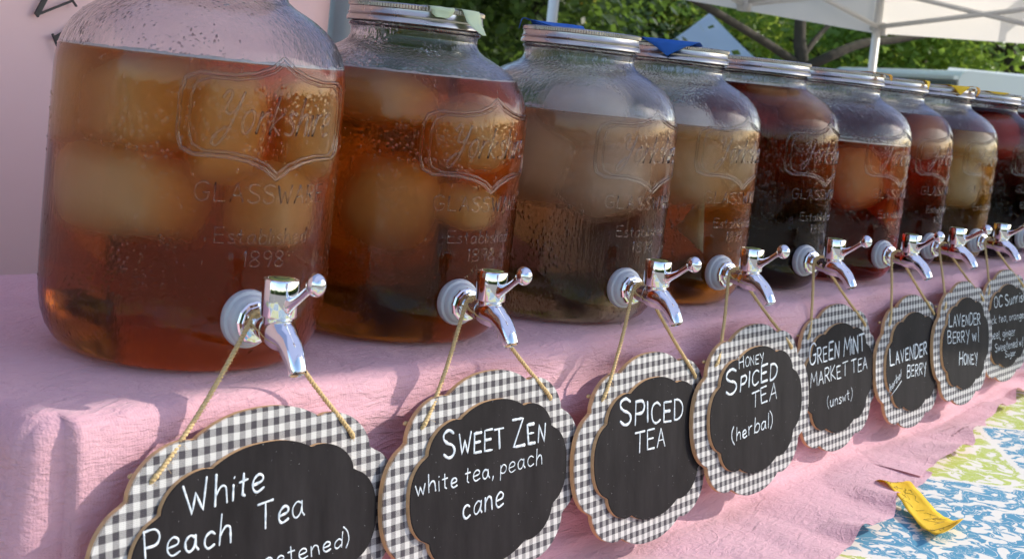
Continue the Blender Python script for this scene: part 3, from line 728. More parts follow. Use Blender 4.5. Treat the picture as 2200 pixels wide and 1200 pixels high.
SIGN = [
 ((.2089, -.1586, -.1002), 1.07, [('White', -.0728, .0318, -.0010, .0373, .0198, 0), ('Peach', -.1068, .0072, -.0328, .0058, .0190, 0), ('Tea', -.0067, .0090, .0397, .0110, .0176, 0), ('(sweetened)', -.0343, -.0212, .0879, -.0212, .0120, 0, .0006)], 'gingham edged chalkboard sign reading White Peach Tea, below the nearest jar'),
 ((.4701, -.1676, -.1010), 1.0, [('Sweet Zen', -.0684, .0311, .0752, .0227, .0238, .72), ('white tea, peach', -.1042, .0061, .0714, .0035, .0138, 0), ('cane', -.0435, -.0237, .0127, -.0233, .0191, 0)], 'gingham edged chalkboard sign reading Sweet Zen'),
 ((.7284, -.1766, -.1096), 1.0, [('Spiced', -.0650, .0311, .0554, .0208, .0280, .78), ('TEA', -.0384, .0007, .0197, -.0023, .0188, 0)], 'gingham edged chalkboard sign reading only Spiced Tea'),
 ((.9391, -.1856, -.0967), 1.02, [('Honey', -.0470, .0510, .0122, .0512, .0128, .8), ('Spiced', -.0777, .0245, .0442, .0305, .0262, .66), ('TEA', -.0172, .0035, .0451, .0065, .0176, 0), ('(herbal)', -.0654, -.0280, .0339, -.0240, .0152, 0, .0008)], 'gingham edged chalkboard sign reading Honey Spiced Tea (herbal)'),
 ((1.2292, -.1586, -.1004), 1.0, [('Green Mint', -.0960, .0263, .0808, .0273, .0261, .78), ('MARKET TEA', -.0922, -.0026, .0885, .0020, .0174, 0), ('(unswt)', -.0418, -.0343, .0374, -.0324, .0137, 0)], 'gingham edged chalkboard sign reading Green Mint Market Tea'),
 ((1.4737, -.1676, -.1033), .97, [('Lavender', -.0942, .0038, .0473, .0049, .0238, .78), ('Berry', -.0312, -.0208, .0450, -.0215, .0190, .85), ('herbal', -.0964, -.0326, -.0544, -.0162, .0109, 0, .0006)], 'gingham edged chalkboard sign reading Lavender Berry, herbal written slanted'),
 ((1.6679, -.1766, -.0938), .97, [('Lavender', -.0803, .0312, .0636, .0246, .0195, .85), ('Berry w/', -.0847, .0072, .0564, -.0005, .0195, .85), ('Honey', -.0357, -.0302, .0491, -.0364, .0192, .85)], 'gingham edged chalkboard sign reading Lavender Berry w/ Honey'),
 ((1.9351, -.1586, -.0929), 1.05, [('OC Sunrise', -.0772, .0358, .0989, .0357, .0186, 0), ('black tea, orange', -.1256, .0113, .0847, .0057, .0129, 0), ('peel, ginger', -.0951, -.0158, .0360, -.0193, .0138, 0), ('Sweetened w/', -.0736, -.0380, .0784, -.0418, .0139, 0), ('Sugar', -.0189, -.0521, .0354, -.0545, .0103, 0)], 'gingham edged chalkboard sign reading OC Sunrise, cut by the right edge')]
LEAN = R_(8)
def rope(g, pts, r, rnd, fuzz=14):
    P = [Vector(p) for p in pts]; F = []
    L = sum((b - a).length for a, b in zip(P, P[1:])); n = max(8, int(L / .0011)); prev = None
    acc = [0]
    for a, b in zip(P, P[1:]): acc.append(acc[-1] + (b - a).length)
    def at(s):
        for k in range(len(P) - 1):
            if s <= acc[k + 1] or k == len(P) - 2: return P[k].lerp(P[k + 1], (s - acc[k]) / max(1e-9, acc[k + 1] - acc[k]))
    C = [at(L * i / n) for i in range(n + 1)]
    for ph in (0, math.pi):
        out = []
        for i, c in enumerate(C):
            t = (C[min(n, i + 1)] - C[max(0, i - 1)]).normalized(); a = t.cross(Vector((.31, .2, .93))).normalized(); b = t.cross(a)
            an = ph + i * .0011 / .0062 * 2 * math.pi
            out.append(c + a * (r * .55 * math.cos(an)) + b * (r * .55 * math.sin(an)))
        g.tube(out, [r * .72 * (1 + .12 * rnd.uniform(-1, 1)) for _ in out], 6)
    for _ in range(fuzz):
        c = at(L * rnd.uniform(.02, .98)); d = Vector((rnd.uniform(-1, 1), rnd.uniform(-1, 1), rnd.uniform(-1, .6))).normalized(); e = Vector((rnd.uniform(-1, 1), rnd.uniform(-1, 1), -.5)).normalized()
        l = rnd.uniform(.003, .009); g.tube([c, c + d * l * .5, c + d * l * .7 + e * l * .5], .00011, 3)
OUT = outline(); INN = outline(.80, .74)
for i, (O, k, lines, lab) in enumerate(SIGN):
    rnd = random.Random(40 + i)
    s = thing('chalkboard_sign', lab, 'sign', O, (-LEAN, 0, 0), 'gingham edged chalkboard signs hung from the taps')
    g = G(); g.prism([(x * k, z) for x, z in OUT], -.0022, .0022, 0, 1)
    g.prism([(x * k * .995, z * .994) for x, z in OUT], -.0026, -.0022, 0, 1)
    g.build('gingham_board', [M['gingham'], M['mdf']], s, smooth=False)
    g = G(); g.prism([(x * k, z) for x, z in INN], -.0066, -.0028, 0, 1); g.prism([(x * k * .992, z * .99) for x, z in INN], -.0069, -.0066, 0, 0)
    pn = g.build('chalk_panel', [M['board'], M['mdf']], s, smooth=False)
    g = G(); nf = Vector((0, -1, 0))
    for ln in lines:
        txt, u0, w0, u1, w1, h, sm = ln[:7]; r = ln[7] if len(ln) > 7 else max(.0006, min(.0015, h * .048))
        st, L = text_strokes(txt, sm or None, rnd); ku = (u1 - u0) / L; sl = (w1 - w0) / (u1 - u0)
        for p in st:
            pts = [Vector((u0 + a * ku, -.0070, w0 + a * ku * sl + b * h)) for a, b in p]
            if len(pts) == 1: continue
            if len(pts) < 6: pts = [pts[q].lerp(pts[q + 1], t / 4) for q in range(len(pts) - 1) for t in range(4)] + [pts[-1]]
            rk = r * rnd.uniform(.78, 1.22); rr = [rk * (1 + .45 * mnoise.noise(Vector((q.x * 300, q.z * 300, i)))) for q in pts]
            e0, e1 = pts[0] - (pts[1] - pts[0]).normalized() * r * .7, pts[-1] + (pts[-1] - pts[-2]).normalized() * r * .7
            g.tube([e0] + pts + [e1], [r * .45] + rr + [r * .45], 8, sq=(nf, .28))
    if i == 5: g.tube([(-.093, -.0070, -.0385), (-.070, -.0070, -.0300), (-.052, -.0070, -.0220)], .0006, 8, sq=(nf, .28))
    g.build('lettering', M['chalk'], pn)
    # twine over the tap barrel
    mw = Matrix.Translation(O) @ Matrix.Rotation(-LEAN, 4, 'X'); inv = mw.inverted()
    a = JP[i]; dr = Vector((math.sin(a), -math.cos(a), 0)); sd = Vector((math.cos(a), math.sin(a), 0))
    B = Vector((JX[i], JY[i], 0)) + dr * (JR + .027)
    top = [B - sd * .0100 + Vector((0, 0, .045)), B - sd * .0065 + Vector((0, 0, .0525)), B + Vector((0, 0, .0545)), B + sd * .0065 + Vector((0, 0, .0525)), B + sd * .0100 + Vector((0, 0, .045))]
    hx = .089 * k
    hl, hr = Vector((-hx, -.0040, .062)), Vector((hx, -.0040, .062))
    top = [inv @ Vector((p.x, p.y, p.z * JS[i][2])) for p in top]
    sag = lambda p, q: p.lerp(q, .5) + Vector((0, -.001, -.0035))
    g = G(); path = catmull([hl + Vector((0, .008, -.001)), hl, sag(hl, top[0])] + top + [sag(hr, top[4]), hr, hr + Vector((0, .008, -.001))], 5)
    rope(g, path, .00165, rnd, 110)
    for c in (hl, hr): g.ball(c + Vector((0, .0002, 0)), .0022, 10, 6)
    g.ball(hl + Vector((-.012, .010, .001)), (.0035, .002, .002), 8, 6)
    g.build('twine', M['twine'], s)

# ------------------------------------------------------------------ tape scraps on the lids
CAMXY = Vector((CAM.x, CAM.y))
def lid_tape(i, ang, prof, mat, label, name='tape_scrap'):
    """prof: list of (radius, height, half width, sideways shift) along the scrap, ang degrees right of the camera direction"""
    c = Vector((JX[i], JY[i])); v = CAMXY - c; a = math.atan2(v.y, v.x) + R_(ang)
    dr = Vector((math.cos(a), math.sin(a), 0)); sd = Vector((-math.sin(a), math.cos(a), 0)); zs = JS[i][2]
    P = catmull([(r, z * zs if z > .2 else z, hw) for r, z, hw, s in prof], 5); S = catmull([(s, 0) for r, z, hw, s in prof], 5)
    V = []; F = []; n = 5
    for k, p in enumerate(P):
        for q in range(n):
            t = (q / (n - 1) * 2 - 1); off = S[k].x + t * p.z
            rr = p.x
            V.append(Vector((c.x, c.y, .0012)) + dr * math.sqrt(max(rr * rr - off * off * .6, 1e-6)) * (1 if rr > 0 else -1) + sd * off + Vector((0, 0, p.y + .0006 * mnoise.noise(Vector((k * .4, q * .8, i))))))
    for k in range(len(P) - 1):
        for q in range(n - 1): F.append([k * n + q, k * n + q + 1, (k + 1) * n + q + 1, (k + 1) * n + q])
    o = mesh(name, V, F, mat); md = o.modifiers.new('t', 'SOLIDIFY'); md.thickness = .00025; md.offset = 1
    tag(o, label, 'tape', 'tape scraps stuck to the lids')
lid_tape(0, 52, [(.030, .3012, .006, 0), (.0635, .3012, .006, 0), (.0665, .299, .006, 0), (.0675, .288, .004, 0), (.068, .272, .0006, 0)], M['tape_orange'], 'orange tape tip hanging from the nearest lid')
lid_tape(1, 48, [(-.020, .3012, .011, 0), (.020, .3012, .012, 0), (.060, .3016, .012, 0), (.0672, .2990, .012, .0), (.0720, .2890, .010, .001), (.0810, .2800, .003, .004)], M['tape_pale'], 'pale green masking tape bent over the lid of the second jar')
lid_tape(1, 20, [(.010, .3012, .010, 0), (.0560, .3014, .012, 0), (.0660, .3000, .012, 0), (.0668, .2950, .010, 0), (.0674, .2915, .006, 0)], M['tape_pale'], 'short pale green tape flap on the front rim of the second lid')
lid_tape(2, -150, [(.020, .3014, .024, 0), (.050, .3040, .030, 0), (.0600, .3075, .032, 0), (.066, .3070, .030, 0), (.0690, .302, .024, 0)], M['tape_blue'], 'dark blue tape along the back rim of the third lid')
lid_tape(2, -88, [(.030, .3014, .014, 0), (.056, .3060, .015, 0), (.0650, .3070, .015, 0), (.0672, .2990, .012, 0), (.0676, .2960, .008, 0)], M['tape_blue'], 'dark blue tape flap at the left of the third lid')
lid_tape(3, -8, [(-.040, .3016, .026, 0), (.020, .3030, .032, 0), (.0580, .3055, .034, 0), (.0660, .3030, .030, 0), (.0685, .2960, .016, 0), (.0695, .2860, .0006, 0)], M['tape_blue'], 'bright blue tape with a triangular tongue hanging over the fourth lid')
lid_tape(3, -60, [(.020, .3012, .012, 0), (.056, .3050, .018, 0), (.066, .3040, .018, 0), (.0670, .3000, .014, 0)], M['tape_blue'], 'blue tape along the left rim of the fourth lid')
lid_tape(5, 62, [(.020, .3012, .012, -.004), (.0560, .3022, .014, -.004), (.0660, .3018, .012, 0), (.0760, .3000, .007, .004), (.0790, .2920, .003, .004)], M['tape_orange'], 'orange tape scrap sticking out from the sixth lid')
lid_tape(6, 66, [(.030, .3012, .008, 0), (.0600, .3020, .008, 0), (.0665, .3005, .008, 0), (.0675, .2950, .005, 0), (.0680, .2880, .0005, 0)], M['tape_yellow'], 'small yellow tape triangle hanging on the seventh lid')
lid_tape(7, 34, [(.0, .3012, .016, 0), (.0560, .3026, .020, 0), (.0660, .3018, .020, 0), (.0676, .2960, .011, 0), (.0682, .2870, .0006, 0)], M['tape_yellow'], 'yellow tape triangle folded over the front of the eighth lid')
lid_tape(7, 72, [(.030, .3012, .010, 0), (.0600, .3040, .010, 0), (.0690, .3030, .010, 0), (.0720, .2960, .008, 0), (.0690, .2880, .005, 0)], M['tape_orange'], 'curled orange yellow tape end at the right of the eighth lid')
lid_tape(8, 20, [(-.030, .3012, .022, 0), (.030, .3014, .024, 0), (.0600, .3026, .022, 0), (.0660, .3015, .018, 0), (.0670, .2985, .010, 0)], M['tape_yellow'], 'yellow tape lying flat on the lid of the dark crimson tea')

# yellow tape strip on the tablecloth
def table_tape():
    a, b = Vector((1.224, -.256, 0)), Vector((1.134, -.354, 0)); d = (b - a).normalized(); n = Vector((-d.y, d.x, 0)); L = (b - a).length
    prof = catmull([(-.014, .014, .019), (.0, .020, .019), (.018, .020, .018), (.050, .014, .018), (.085, .006, .021), (.115, .004, .027), (.135, .007, .030), (.150, .013, .031)], 6)
    V = []; F = []; m = 7
    for k, p in enumerate(prof):
        for q in range(m):
            t = q / (m - 1) * 2 - 1
            P = a + d * (p.x - .95 * t * p.z * max(0, min(1, (p.x - .07) / .07))) + n * (t * p.z) ; P.z = TZ + p.y + .003 * t * t + .0018 * mnoise.noise(Vector((p.x * 60, t * 2, 3)))
            if k == 0: P += d * -.004 * (q % 2)
            V.append(P)
    for k in range(len(prof) - 1):
        for q in range(m - 1): F.append([k * m + q, k * m + q + 1, (k + 1) * m + q + 1, (k + 1) * m + q])
    o = mesh('tape_strip', V, F, M['tape_yellow']); md = o.modifiers.new('t', 'SOLIDIFY'); md.thickness = .0004; md.offset = -1
    tag(o, 'bright yellow tape strip with faint scribbles lying on the paisley tablecloth', 'tape')
    rnd = random.Random(3); g = G()
    for _ in range(26):
        k = rnd.randrange(6, len(prof) - 6); q = rnd.uniform(-.7, .7); pts = []
        for s in range(4):
            kk = min(len(prof) - 2, max(1, k + s * rnd.choice((0, 1)))); t = max(-.85, min(.85, q + s * rnd.uniform(-.22, .22))); p = prof[kk]
            P = a + d * (p.x - .95 * t * p.z * max(0, min(1, (p.x - .07) / .07))) + n * (t * p.z); P.z = TZ + p.y + .003 * t * t + .0018 * mnoise.noise(Vector((p.x * 60, t * 2, 3))) + .0005; pts.append(P)
        g.tube(pts, .00022, 4)
    g.build('scribbles', M['ink'], o)
table_tape()

# ------------------------------------------------------------------ banner and the vendor's own canopy
def banner():
    b = thing('banner', 'blush pink banner with black serif letters behind the nearest jar', 'banner', (0, .60, 0))
    V = []; F = []; nx, nz_ = 60, 40; x0, x1, z0, z1 = -1.6, 1.012, -.93, .95
    for i in range(nx + 1):
        for j in range(nz_ + 1):
            x, z = x0 + (x1 - x0) * i / nx, z0 + (z1 - z0) * j / nz_
            V.append((x, .004 * mnoise.noise(Vector((x * 2.5, z * 1.2, 4))), z))
    m = nz_ + 1
    for i in range(nx):
        for j in range(nz_): F.append([i * m + j, (i + 1) * m + j, (i + 1) * m + j + 1, i * m + j + 1])
    o = mesh('banner_sheet', V, F, M['banner'], b); md = o.modifiers.new('t', 'SOLIDIFY'); md.thickness = .001
    g = G()
    def letter(cx, cz, ang, strokes, sc_):
        ca, sa = math.cos(R_(ang)), math.sin(R_(ang))
        for k, (ax, ay, bx, by, wd) in enumerate(strokes):
            d = Vector((bx - ax, by - ay)); d.normalize(); n = Vector((-d.y, d.x)) * wd / 2
            q = [Vector((ax, ay)) + n, Vector((ax, ay)) - n, Vector((bx, by)) - n, Vector((bx, by)) + n]
            pts = [(cx + (p.x * ca + p.y * sa) * sc_, cz + (-p.x * sa + p.y * ca) * sc_) for p in q][::-1]
            if sum((pts[t][0] * pts[(t + 1) % 4][1] - pts[(t + 1) % 4][0] * pts[t][1]) for t in range(4)) < 0: pts = pts[::-1]
            g.prism(pts, -.0075 - .0002 * k, -.0050)
    letter(.5130, .2560, 46, [(0, 0, -.36, 1.0, .13), (0, 0, .36, 1.0, .05), (-.56, 1.0, -.18, 1.0, .035), (.20, 1.0, .54, 1.0, .035), (-.06, .0, .06, 0, .03)], .050)
    letter(.5385, .2330, 60, [(.08, 0, .08, 1.0, .13), (-.06, 0, .62, 0, .04), (-.06, 1.0, .60, 1.0, .04), (.08, .52, .44, .52, .04), (.62, -.02, .64, .22, .04), (.60, 1.02, .62, .80, .04)], .050)
    g.build('lettering', M['letter'], b, smooth=False)
    g = G().tube([(1.036, 0, -.972), (1.036, 0, .97)], .017, 12)
    g.build('post', M['greypole'], b)
banner()
def own_canopy():
    t = thing('market_canopy', 'blue violet market canopy on white poles shading the row of jars', 'canopy', (0, 0, 0))
    x0, x1, yb, H = -2.9, 8.5, 1.47, 1.25
    fr = lambda x: -1.30 - .12 * (x - 1.9)
    V = []; F = []; nx = 24
    for i in range(nx + 1):
        x = x0 + (x1 - x0) * i / nx; f = fr(x); md_ = (f + yb) / 2; pk = H + .75 * (1 - abs((i % 12) / 6 - 1) * .25)
        V += [(x, f, H - .16), (x, f, H), (x, (f + md_) / 2, (H + pk) / 2 - .02), (x, md_, pk), (x, (yb + md_) / 2, (H + pk) / 2 - .02), (x, yb, H), (x, yb, H - .16)]
    for i in range(nx):
        for j in range(6): a = i * 7 + j; F.append([a, a + 7, a + 8, a + 1])
    o = mesh('roof', V, F, M['canopy'], t, smooth=False)
    for x in (x0, x1):
        G().tube([(x, yb - .02, GZ), (x, yb - .02, H - .002)], .020, 12).build('leg', M['pole'], t)
        G().tube([(x, fr(x) + .03, GZ), (x, fr(x) + .03, H - .002)], .020, 12).build('leg', M['pole'], t)
own_canopy()

# ------------------------------------------------------------------ neighbouring canopy, far tent, trailers
def ray_pt(px, py, d):
    v = FW + RT * ((px - 1100) / 3022.77) - UP * ((py - 390) / 3022.77); return CAM + v * d
def white_canopy():
    C0 = ray_pt(1878, 72, 9.0); zc = C0.z + .30
    t = thing('white_canopy', 'white pop up canopy with truss frame seen from below, upper right', 'canopy', (C0.x, C0.y, GZ))
    ax = Vector((-.995, .142, 0)).normalized(); ay = Vector((-.142, -.995, 0)).normalized()   # the two edges coming nearer
    L = 3.0; cs = [Vector((0, 0, 0)), ax * L, ax * L + ay * L, ay * L]; z = zc - GZ
    pk = (ax + ay) * (L / 2) + Vector((0, 0, z + .85)); V = []; F = []
    g = G()
    for k in range(4):
        a, b = cs[k] + Vector((0, 0, z)), cs[(k + 1) % 4] + Vector((0, 0, z)); n = 8
        rows = []
        for s in range(n + 1):
            u = s / n; rows.append([a.lerp(b, w_).lerp(pk, u) + Vector((0, 0, -.10 * math.sin(math.pi * u))) for w_ in [q / 8 for q in range(9)]])
        b0 = len(V)
        V += [p for r in rows for p in r]; F += [[b0 + s * 9 + q, b0 + s * 9 + q + 1, b0 + (s + 1) * 9 + q + 1, b0 + (s + 1) * 9 + q] for s in range(n) for q in range(8)]
        b0 = len(V); V += [a, b, b - Vector((0, 0, .30)), a - Vector((0, 0, .30))]; F.append([b0, b0 + 1, b0 + 2, b0 + 3])
    o = mesh('roof', V, F, M['canopy_white'], t)
    for c in cs: G().tube([c + (ax + ay) * .04 * (1 if c is cs[0] else 0), c + (ax + ay) * .04 * (1 if c is cs[0] else 0) + Vector((0, 0, z - .01))], .026, 10).build('leg', M['pole'], t)
    g = G(); zt, zb_ = z - .02, z - .27
    for k in range(4):
        a, b = cs[k], cs[(k + 1) % 4]; inn = ((ax + ay) * (L / 2) - (a + b) / 2).normalized() * .05
        for h in range(2):
            p, q = a.lerp(b, h / 2) + inn, a.lerp(b, (h + 1) / 2) + inn
            g.tube([p + Vector((0, 0, zt)), q + Vector((0, 0, zb_))], .016, 8); g.tube([p + Vector((0, 0, zb_)), q + Vector((0, 0, zt))], .016, 8)
            g.box(p + Vector((-.03, -.03, zb_ - .04)), p + Vector((.03, .03, zb_ + .04)))
        mid = a.lerp(b, .5); ctr = (ax + ay) * (L / 2)
        g.tube([mid + Vector((0, 0, zt)), ctr + Vector((0, 0, zt + .35))], .016, 8); g.tube([mid + Vector((0, 0, zb_)), ctr + Vector((0, 0, zt + .1))], .016, 8)
        g.tube([a + Vector((0, 0, zt)), pk], .018, 8)
    g.build('truss', M['pole'], t)
    g = G(); p = (ax + ay) * .18 + Vector((0, 0, z - .02)); g.add([p + Vector((-.10, .08, .30)), p + Vector((.08, -.14, .32)), p + Vector((.09, -.15, .02)), p + Vector((-.08, .08, .04))], [[0, 1, 2, 3]])
    o = g.build('storage_flap', M['canopy_white'], t); md = o.modifiers.new('t', 'SOLIDIFY'); md.thickness = .004
white_canopy()
def far_tent():
    P = Vector((19.06, 9.94, 1.39)); t = thing('peaked_tent', 'pale blue peaked tent roof among the trees', 'tent', (P.x, P.y, GZ))
    h = 1.7; zz = .15 - GZ; top = P.z - GZ; V = []; F = []; cs = [(h, h), (-h, h), (-h, -h), (h, -h)]; n = 10
    for k in range(4):
        a, b = Vector((*cs[k], zz)), Vector((*cs[(k + 1) % 4], zz)); pk = Vector((0, 0, top)); b0 = len(V)
        for s in range(n + 1):
            u = s / n
            for q in range(9): V.append(a.lerp(b, q / 8).lerp(pk, u) + Vector((0, 0, -.12 * math.sin(math.pi * u))))
        F += [[b0 + s * 9 + q, b0 + s * 9 + q + 1, b0 + (s + 1) * 9 + q + 1, b0 + (s + 1) * 9 + q] for s in range(n) for q in range(8)]
        b0 = len(V); V += [a, b, b - Vector((0, 0, .2)), a - Vector((0, 0, .2))]; F.append([b0, b0 + 1, b0 + 2, b0 + 3])
    o = mesh('roof', V, F, M['tent_blue'], t)
    for c in cs: G().tube([(c[0] * .98, c[1] * .98, 0), (c[0] * .98, c[1] * .98, zz)], .03, 10).build('leg', M['pole'], t)
    t.rotation_euler = (0, 0, .55)
far_tent()
def rounded_box(L, W, z0, z1, r, seg=5):
    """box along x with rounded top edges, as a prism"""
    P = [(-W / 2, z0), (-W / 2, z1 - r)]
    for s in range(1, seg + 1): a = s / seg * math.pi / 2; P.append((-W / 2 + r * (1 - math.cos(a)), z1 - r + r * math.sin(a)))
    P += [(-x, z) for x, z in P[::-1]]
    return P
def trailer(name, a, b, W, top, r, label, cat):
    a, b = Vector(a), Vector(b); d = (b - a); L = d.length; ang = math.atan2(d.y, d.x); mid = (a + b) / 2
    nrm = Vector((-math.sin(ang), math.cos(ang), 0)); s = 1 if (CAM - mid).dot(nrm) < 0 else -1
    t = thing(name, label, cat, (mid.x + nrm.x * W / 2 * s, mid.y + nrm.y * W / 2 * s, GZ), (0, 0, ang))
    P = rounded_box(L, W, .55, top - GZ, r); g = G(); n = len(P)
    nl = 8; V = []; F = []
    for k in range(nl + 1):
        x = -L / 2 + L * k / nl
        for (y, z) in P: V.append((x, y, z))
    for k in range(nl):
        for q in range(n - 1): F.append([k * n + q, k * n + q + 1, (k + 1) * n + q + 1, (k + 1) * n + q])
    F.append(list(range(n))); F.append([nl * n + q for q in range(n)][::-1])
    g.add(V, F); g.build('body', M['rv_white'], t, fix=True); auto_smooth(t.children[0], 30)
    sd = -s * (W / 2 + .004); zt = top - GZ
    return t, L, sd, zt, -s
def box_trailer():
    t, L, sd, zt, s = trailer('box_trailer', (18.12, 7.35, 0), (14.62, 4.36, 0), 1.9, .72, .12, 'long low white roofed trailer with dark dappled side behind the lids', 'trailer')
    lo = lambda e: min(sd, sd + s * e); hi = lambda e: max(sd, sd + s * e)
    G().box((-L / 2 + .05, lo(.05), zt - .75), (L / 2 - .05, hi(.05), zt - .13)).build('side_panel', M['rv_grey'], t, smooth=False)
    G().box((-L / 2, lo(.06), zt - .11), (L / 2, hi(.06), zt - .07)).build('gutter', M['rv_white'], t, smooth=False)
    for k in range(4):
        x = -L / 2 + L * (k + .5) / 4
        G().box((x - .38, lo(.062), zt - .60), (x + .38, hi(.062), zt - .26)).build('window', M['rv_dark'], t, smooth=False)
    for x in (-.6, .6): G().lathe([(.05, -.09), (.30, -.09), (.33, -.05), (.33, .05), (.30, .09), (.05, .09)], 28, axis='Y', at=(x, sd - s * .12, .33)).build('wheel', M['rv_dark'], t)
box_trailer()
def camper():
    t, L, sd, zt, s = trailer('camper_van', (16.4, 5.15, 0), (17.0, 2.5, 0), 1.6, .80, .30, 'white rounded roof camper van behind the farthest jars, right edge', 'van')
    lo = lambda e: min(sd, sd + s * e); hi = lambda e: max(sd, sd + s * e)
    G().box((-L / 2 + .1, lo(.03), zt - .92), (-.2, hi(.03), zt - .46)).build('window', M['rv_dark'], t, smooth=False)
    G().box((.1, lo(.03), zt - .92), (L / 2 - .1, hi(.03), zt - .46)).build('window', M['rv_dark'], t, smooth=False)
    G().box((-L / 2 + .05, lo(.08), zt - .43), (L / 2 - .05, hi(.08), zt - .40)).build('gutter', M['rv_white'], t, smooth=False)
    for x in (-1.0, 1.0): G().lathe([(.05, -.09), (.30, -.09), (.33, -.05), (.33, .05), (.30, .09), (.05, .09)], 28, axis='Y', at=(x, sd - s * .12, .33)).build('wheel', M['rv_dark'], t)
camper()

# ------------------------------------------------------------------ trees
def crown_mesh(name, rx, rz, n, size, seed, mat, clumps=60, keep=None):
    rnd = random.Random(seed); V = []; F = []
    cl = []
    for _ in range(clumps):
        while True:
            p = Vector((rnd.uniform(-1, 1), rnd.uniform(-1, 1), rnd.uniform(-1, 1)))
            if .25 < p.length < 1: break
        cl.append((Vector((p.x * rx, p.y * rx, p.z * rz)), rnd.uniform(.10, .24) * rx))
    for _ in range(n):
        c, s = rnd.choice(cl); p = c + Vector((rnd.gauss(0, s), rnd.gauss(0, s), rnd.gauss(0, s * .8)))
        a = rnd.uniform(0, 6.28); t = Vector((math.cos(a), math.sin(a), rnd.uniform(-1.1, .3))).normalized(); u = Vector((rnd.gauss(0, .5), rnd.gauss(0, .5), 1)).normalized()
        b = t.cross(u).normalized(); l = size * rnd.uniform(.7, 1.3); w_ = l * .32; dn = u * (-l * .1); k = len(V)
        V += [p, p + t * l * .5 + b * w_ + dn * .3, p + t * l + dn, p + t * l * .5 - b * w_ + dn * .3]; F.append([k, k + 1, k + 2, k + 3])
    me = bpy.data.meshes.new(name); me.from_pydata([tuple(v) for v in V], [], F); me.materials.append(mat); me.update(); return me
CR = {}
def crown(kind, var):
    if (kind, var) not in CR:
        CR[(kind, var)] = crown_mesh('crown', 2.0, 2.1, 9000, .13, hash((kind == 'leaf_mid', kind == 'leaf_shaded', kind == 'leaf_light', var)) % 9973 + var, M[kind], 55)
    return CR[(kind, var)]
def tree(px, py, zc, kind, var, label, sx=1, sz=1, rot=0):
    t = thing('tree', label, 'tree', (px, py, GZ), (0, 0, rot), 'trees behind the stalls')
    c = obj('crown', crown(kind, var), t, (0, 0, zc - GZ)); c.scale = (sx, sx, sz)
    g = G(); rnd = random.Random(int(px * 100))
    g.tube(catmull([(0, 0, 0), (.05, .02, .5 * (zc - GZ)), (-.03, .06, zc - GZ), (.05, 0, zc - GZ + 1.2 * sz)], 4), [.15, .145, .14, .13, .12, .115, .11, .10, .09, .07, .06, .05, .03], 10)
    for _ in range(5):
        a = rnd.uniform(0, 6.28); h = zc - GZ + rnd.uniform(-.9, .3); e = Vector((math.cos(a), math.sin(a), .5)) * rnd.uniform(.8, 1.4)
        g.tube([Vector((0, 0, h)), Vector((0, 0, h)) + e * .5 + Vector((0, 0, .1)), Vector((0, 0, h)) + e], [.06, .045, .02], 7)
    g.build('trunk', M['bark'], t)
def ray_pt(px, py, d):
    v = FW + RT * ((px - 1100) / 3022.77) - UP * ((py - 390) / 3022.77); return CAM + v * d
TREES = [(640, 24, 1.6, 'leaf_mid', 1, 1.2, 'mid green tree hidden behind the right edge of the blush banner'), (430, 27, 1.6, 'leaf_shaded', 1, 1.3, 'dark tree hidden behind the middle of the blush banner'),  # image column, distance, centre height, kind, variant, scale, label
 (790, 15, 1.7, 'leaf_shaded', 0, 1.0, 'dark leafy tree right beside the banner post'),
 (960, 17, 1.6, 'leaf_shaded', 1, 1.1, 'dark tree above the second lid with sunlit leaf spots'),
 (1110, 20, 1.4, 'leaf_shaded', 2, 1.0, 'dark tree above the third jar, left of the thin pole'),
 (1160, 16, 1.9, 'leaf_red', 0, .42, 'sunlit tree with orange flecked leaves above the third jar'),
 (1415, 29, 1.6, 'leaf_shaded', 2, 1.2, 'dark tree just left of the pale blue tent peak'),
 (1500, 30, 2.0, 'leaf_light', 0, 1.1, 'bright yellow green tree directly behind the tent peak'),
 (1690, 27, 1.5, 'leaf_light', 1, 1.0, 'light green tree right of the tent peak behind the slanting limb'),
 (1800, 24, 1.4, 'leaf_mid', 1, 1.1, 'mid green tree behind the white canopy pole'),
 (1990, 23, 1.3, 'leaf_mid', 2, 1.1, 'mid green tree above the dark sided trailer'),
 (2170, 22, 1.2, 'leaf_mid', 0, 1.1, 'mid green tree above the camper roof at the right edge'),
 (860, 27, 1.5, 'leaf_shaded', 2, 1.4, 'farther dark green tree behind the dark leafy tree'), (1060, 29, 1.6, 'leaf_light', 0, 1.4, 'farther light green tree glimpsed above the second jar'),
 (1220, 28, 1.5, 'leaf_shaded', 0, 1.4, 'farther dark tree behind the thin pole'), (1370, 33, 1.5, 'leaf_shaded', 1, 1.5, 'farthest dark tree left of the tent'),
 (1700, 33, 1.4, 'leaf_shaded', 2, 1.5, 'farther dark tree behind the forked trunk'), (1890, 33, 1.2, 'leaf_shaded', 1, 1.5, 'farther dark tree between the pole and the trailer'), (2090, 32, 1.2, 'leaf_shaded', 0, 1.5, 'farther dark tree above the camper van')]
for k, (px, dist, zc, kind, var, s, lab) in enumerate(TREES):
    p = ray_pt(px, 100, dist); tree(p.x, p.y, zc, kind, var, lab, s, s, k * 1.3)
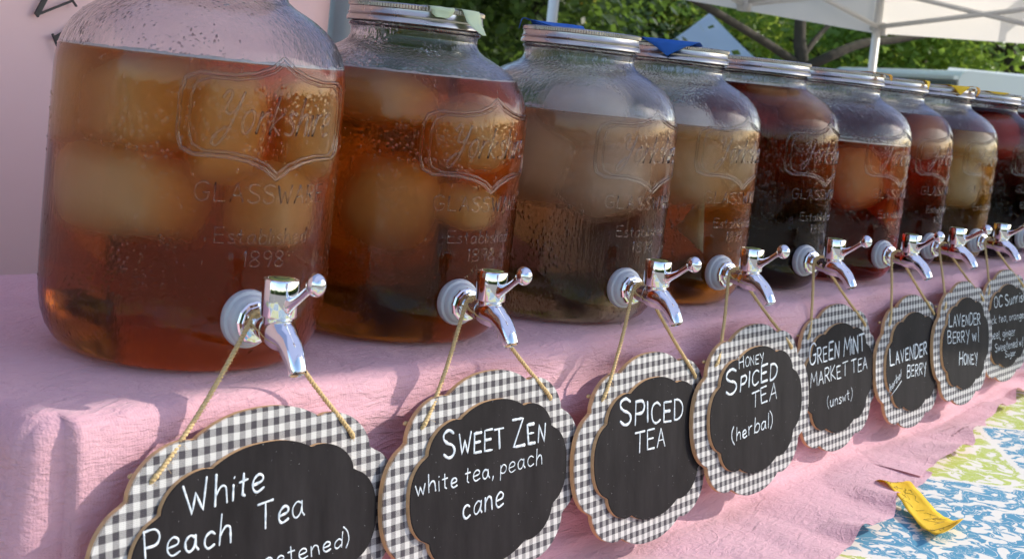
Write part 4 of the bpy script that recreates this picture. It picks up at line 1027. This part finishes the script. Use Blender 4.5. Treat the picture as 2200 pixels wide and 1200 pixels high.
def forked_tree():
    b = ray_pt(1722, 130, 14); t = thing('forked_tree', 'big forked tree with dark bare limbs spreading behind the white canopy', 'tree', (b.x, b.y, GZ))
    L = lambda px, py, d: ray_pt(px, py, d) - Vector((b.x, b.y, GZ))
    base = Vector((0, 0, 0)); fork = L(1722, 150, 14)
    G().tube(catmull([base, base.lerp(fork, .5) + Vector((.03, .02, 0)), fork, L(1718, 90, 14), L(1722, 20, 14.1), L(1740, -120, 14.4), L(1790, -300, 15)], 5), [.10] * 6 + [.085] * 5 + [.066] * 5 + [.060] * 5 + [.055] * 5 + [.045] * 5, 12).build('trunk', M['bark'], t)
    for pts, r in (([(1718, 140, 14), (1650, 95, 13.8), (1560, 40, 13.4), (1470, -15, 13), (1330, -120, 12.6)], (.046, .034)), ([(1722, 150, 14), (1775, 125, 13.9), (1850, 95, 14.1), (1930, 85, 14.4), (2060, 60, 14.8)], (.058, .034)), ([(1722, 125, 14), (1752, 85, 14.2), (1780, 55, 14.4), (1830, 0, 14.8)], (.034, .02))):
        P = catmull([L(*p) for p in pts], 5); n = len(P)
        G().tube(P, [r[0] + (r[1] - r[0]) * q / (n - 1) for q in range(n)], 10).build('limb', M['bark'], t)
    c = obj('crown', crown('leaf_light', 1), t, (0, 0, 4.6)); c.scale = (1.5, 1.5, .7)
forked_tree()

# unseen leaf belt added behind the camera to dim what the jars and taps reflect
def added_wood():
    rnd = random.Random(77); V = []; F = []
    for _ in range(15000):
        a = R_(rnd.uniform(-195, -8)); d = rnd.uniform(13, 19); z = GZ + (rnd.random() ** .8) * (1.3 + .5 * mnoise.noise(Vector((a * 3, 1, 1))))
        p = Vector((d * math.cos(a), d * math.sin(a), z)); t = Vector((rnd.gauss(0, 1), rnd.gauss(0, 1), rnd.gauss(-.3, .6))).normalized(); b = t.cross(Vector((rnd.gauss(0, 1), rnd.gauss(0, 1), rnd.gauss(0, 1)))).normalized()
        l = rnd.uniform(.35, .7); k = len(V); V += [p, p + t * l * .5 + b * l * .3, p + t * l, p + t * l * .5 - b * l * .3]; F.append([k, k + 1, k + 2, k + 3])
    o = mesh('added_wood', V, F, M['leaf_shaded'], smooth=False); o['kind'] = 'stuff'; o['label'] = 'unseen leaf belt added to dim reflections in the jars'; o['category'] = 'wood'
added_wood()
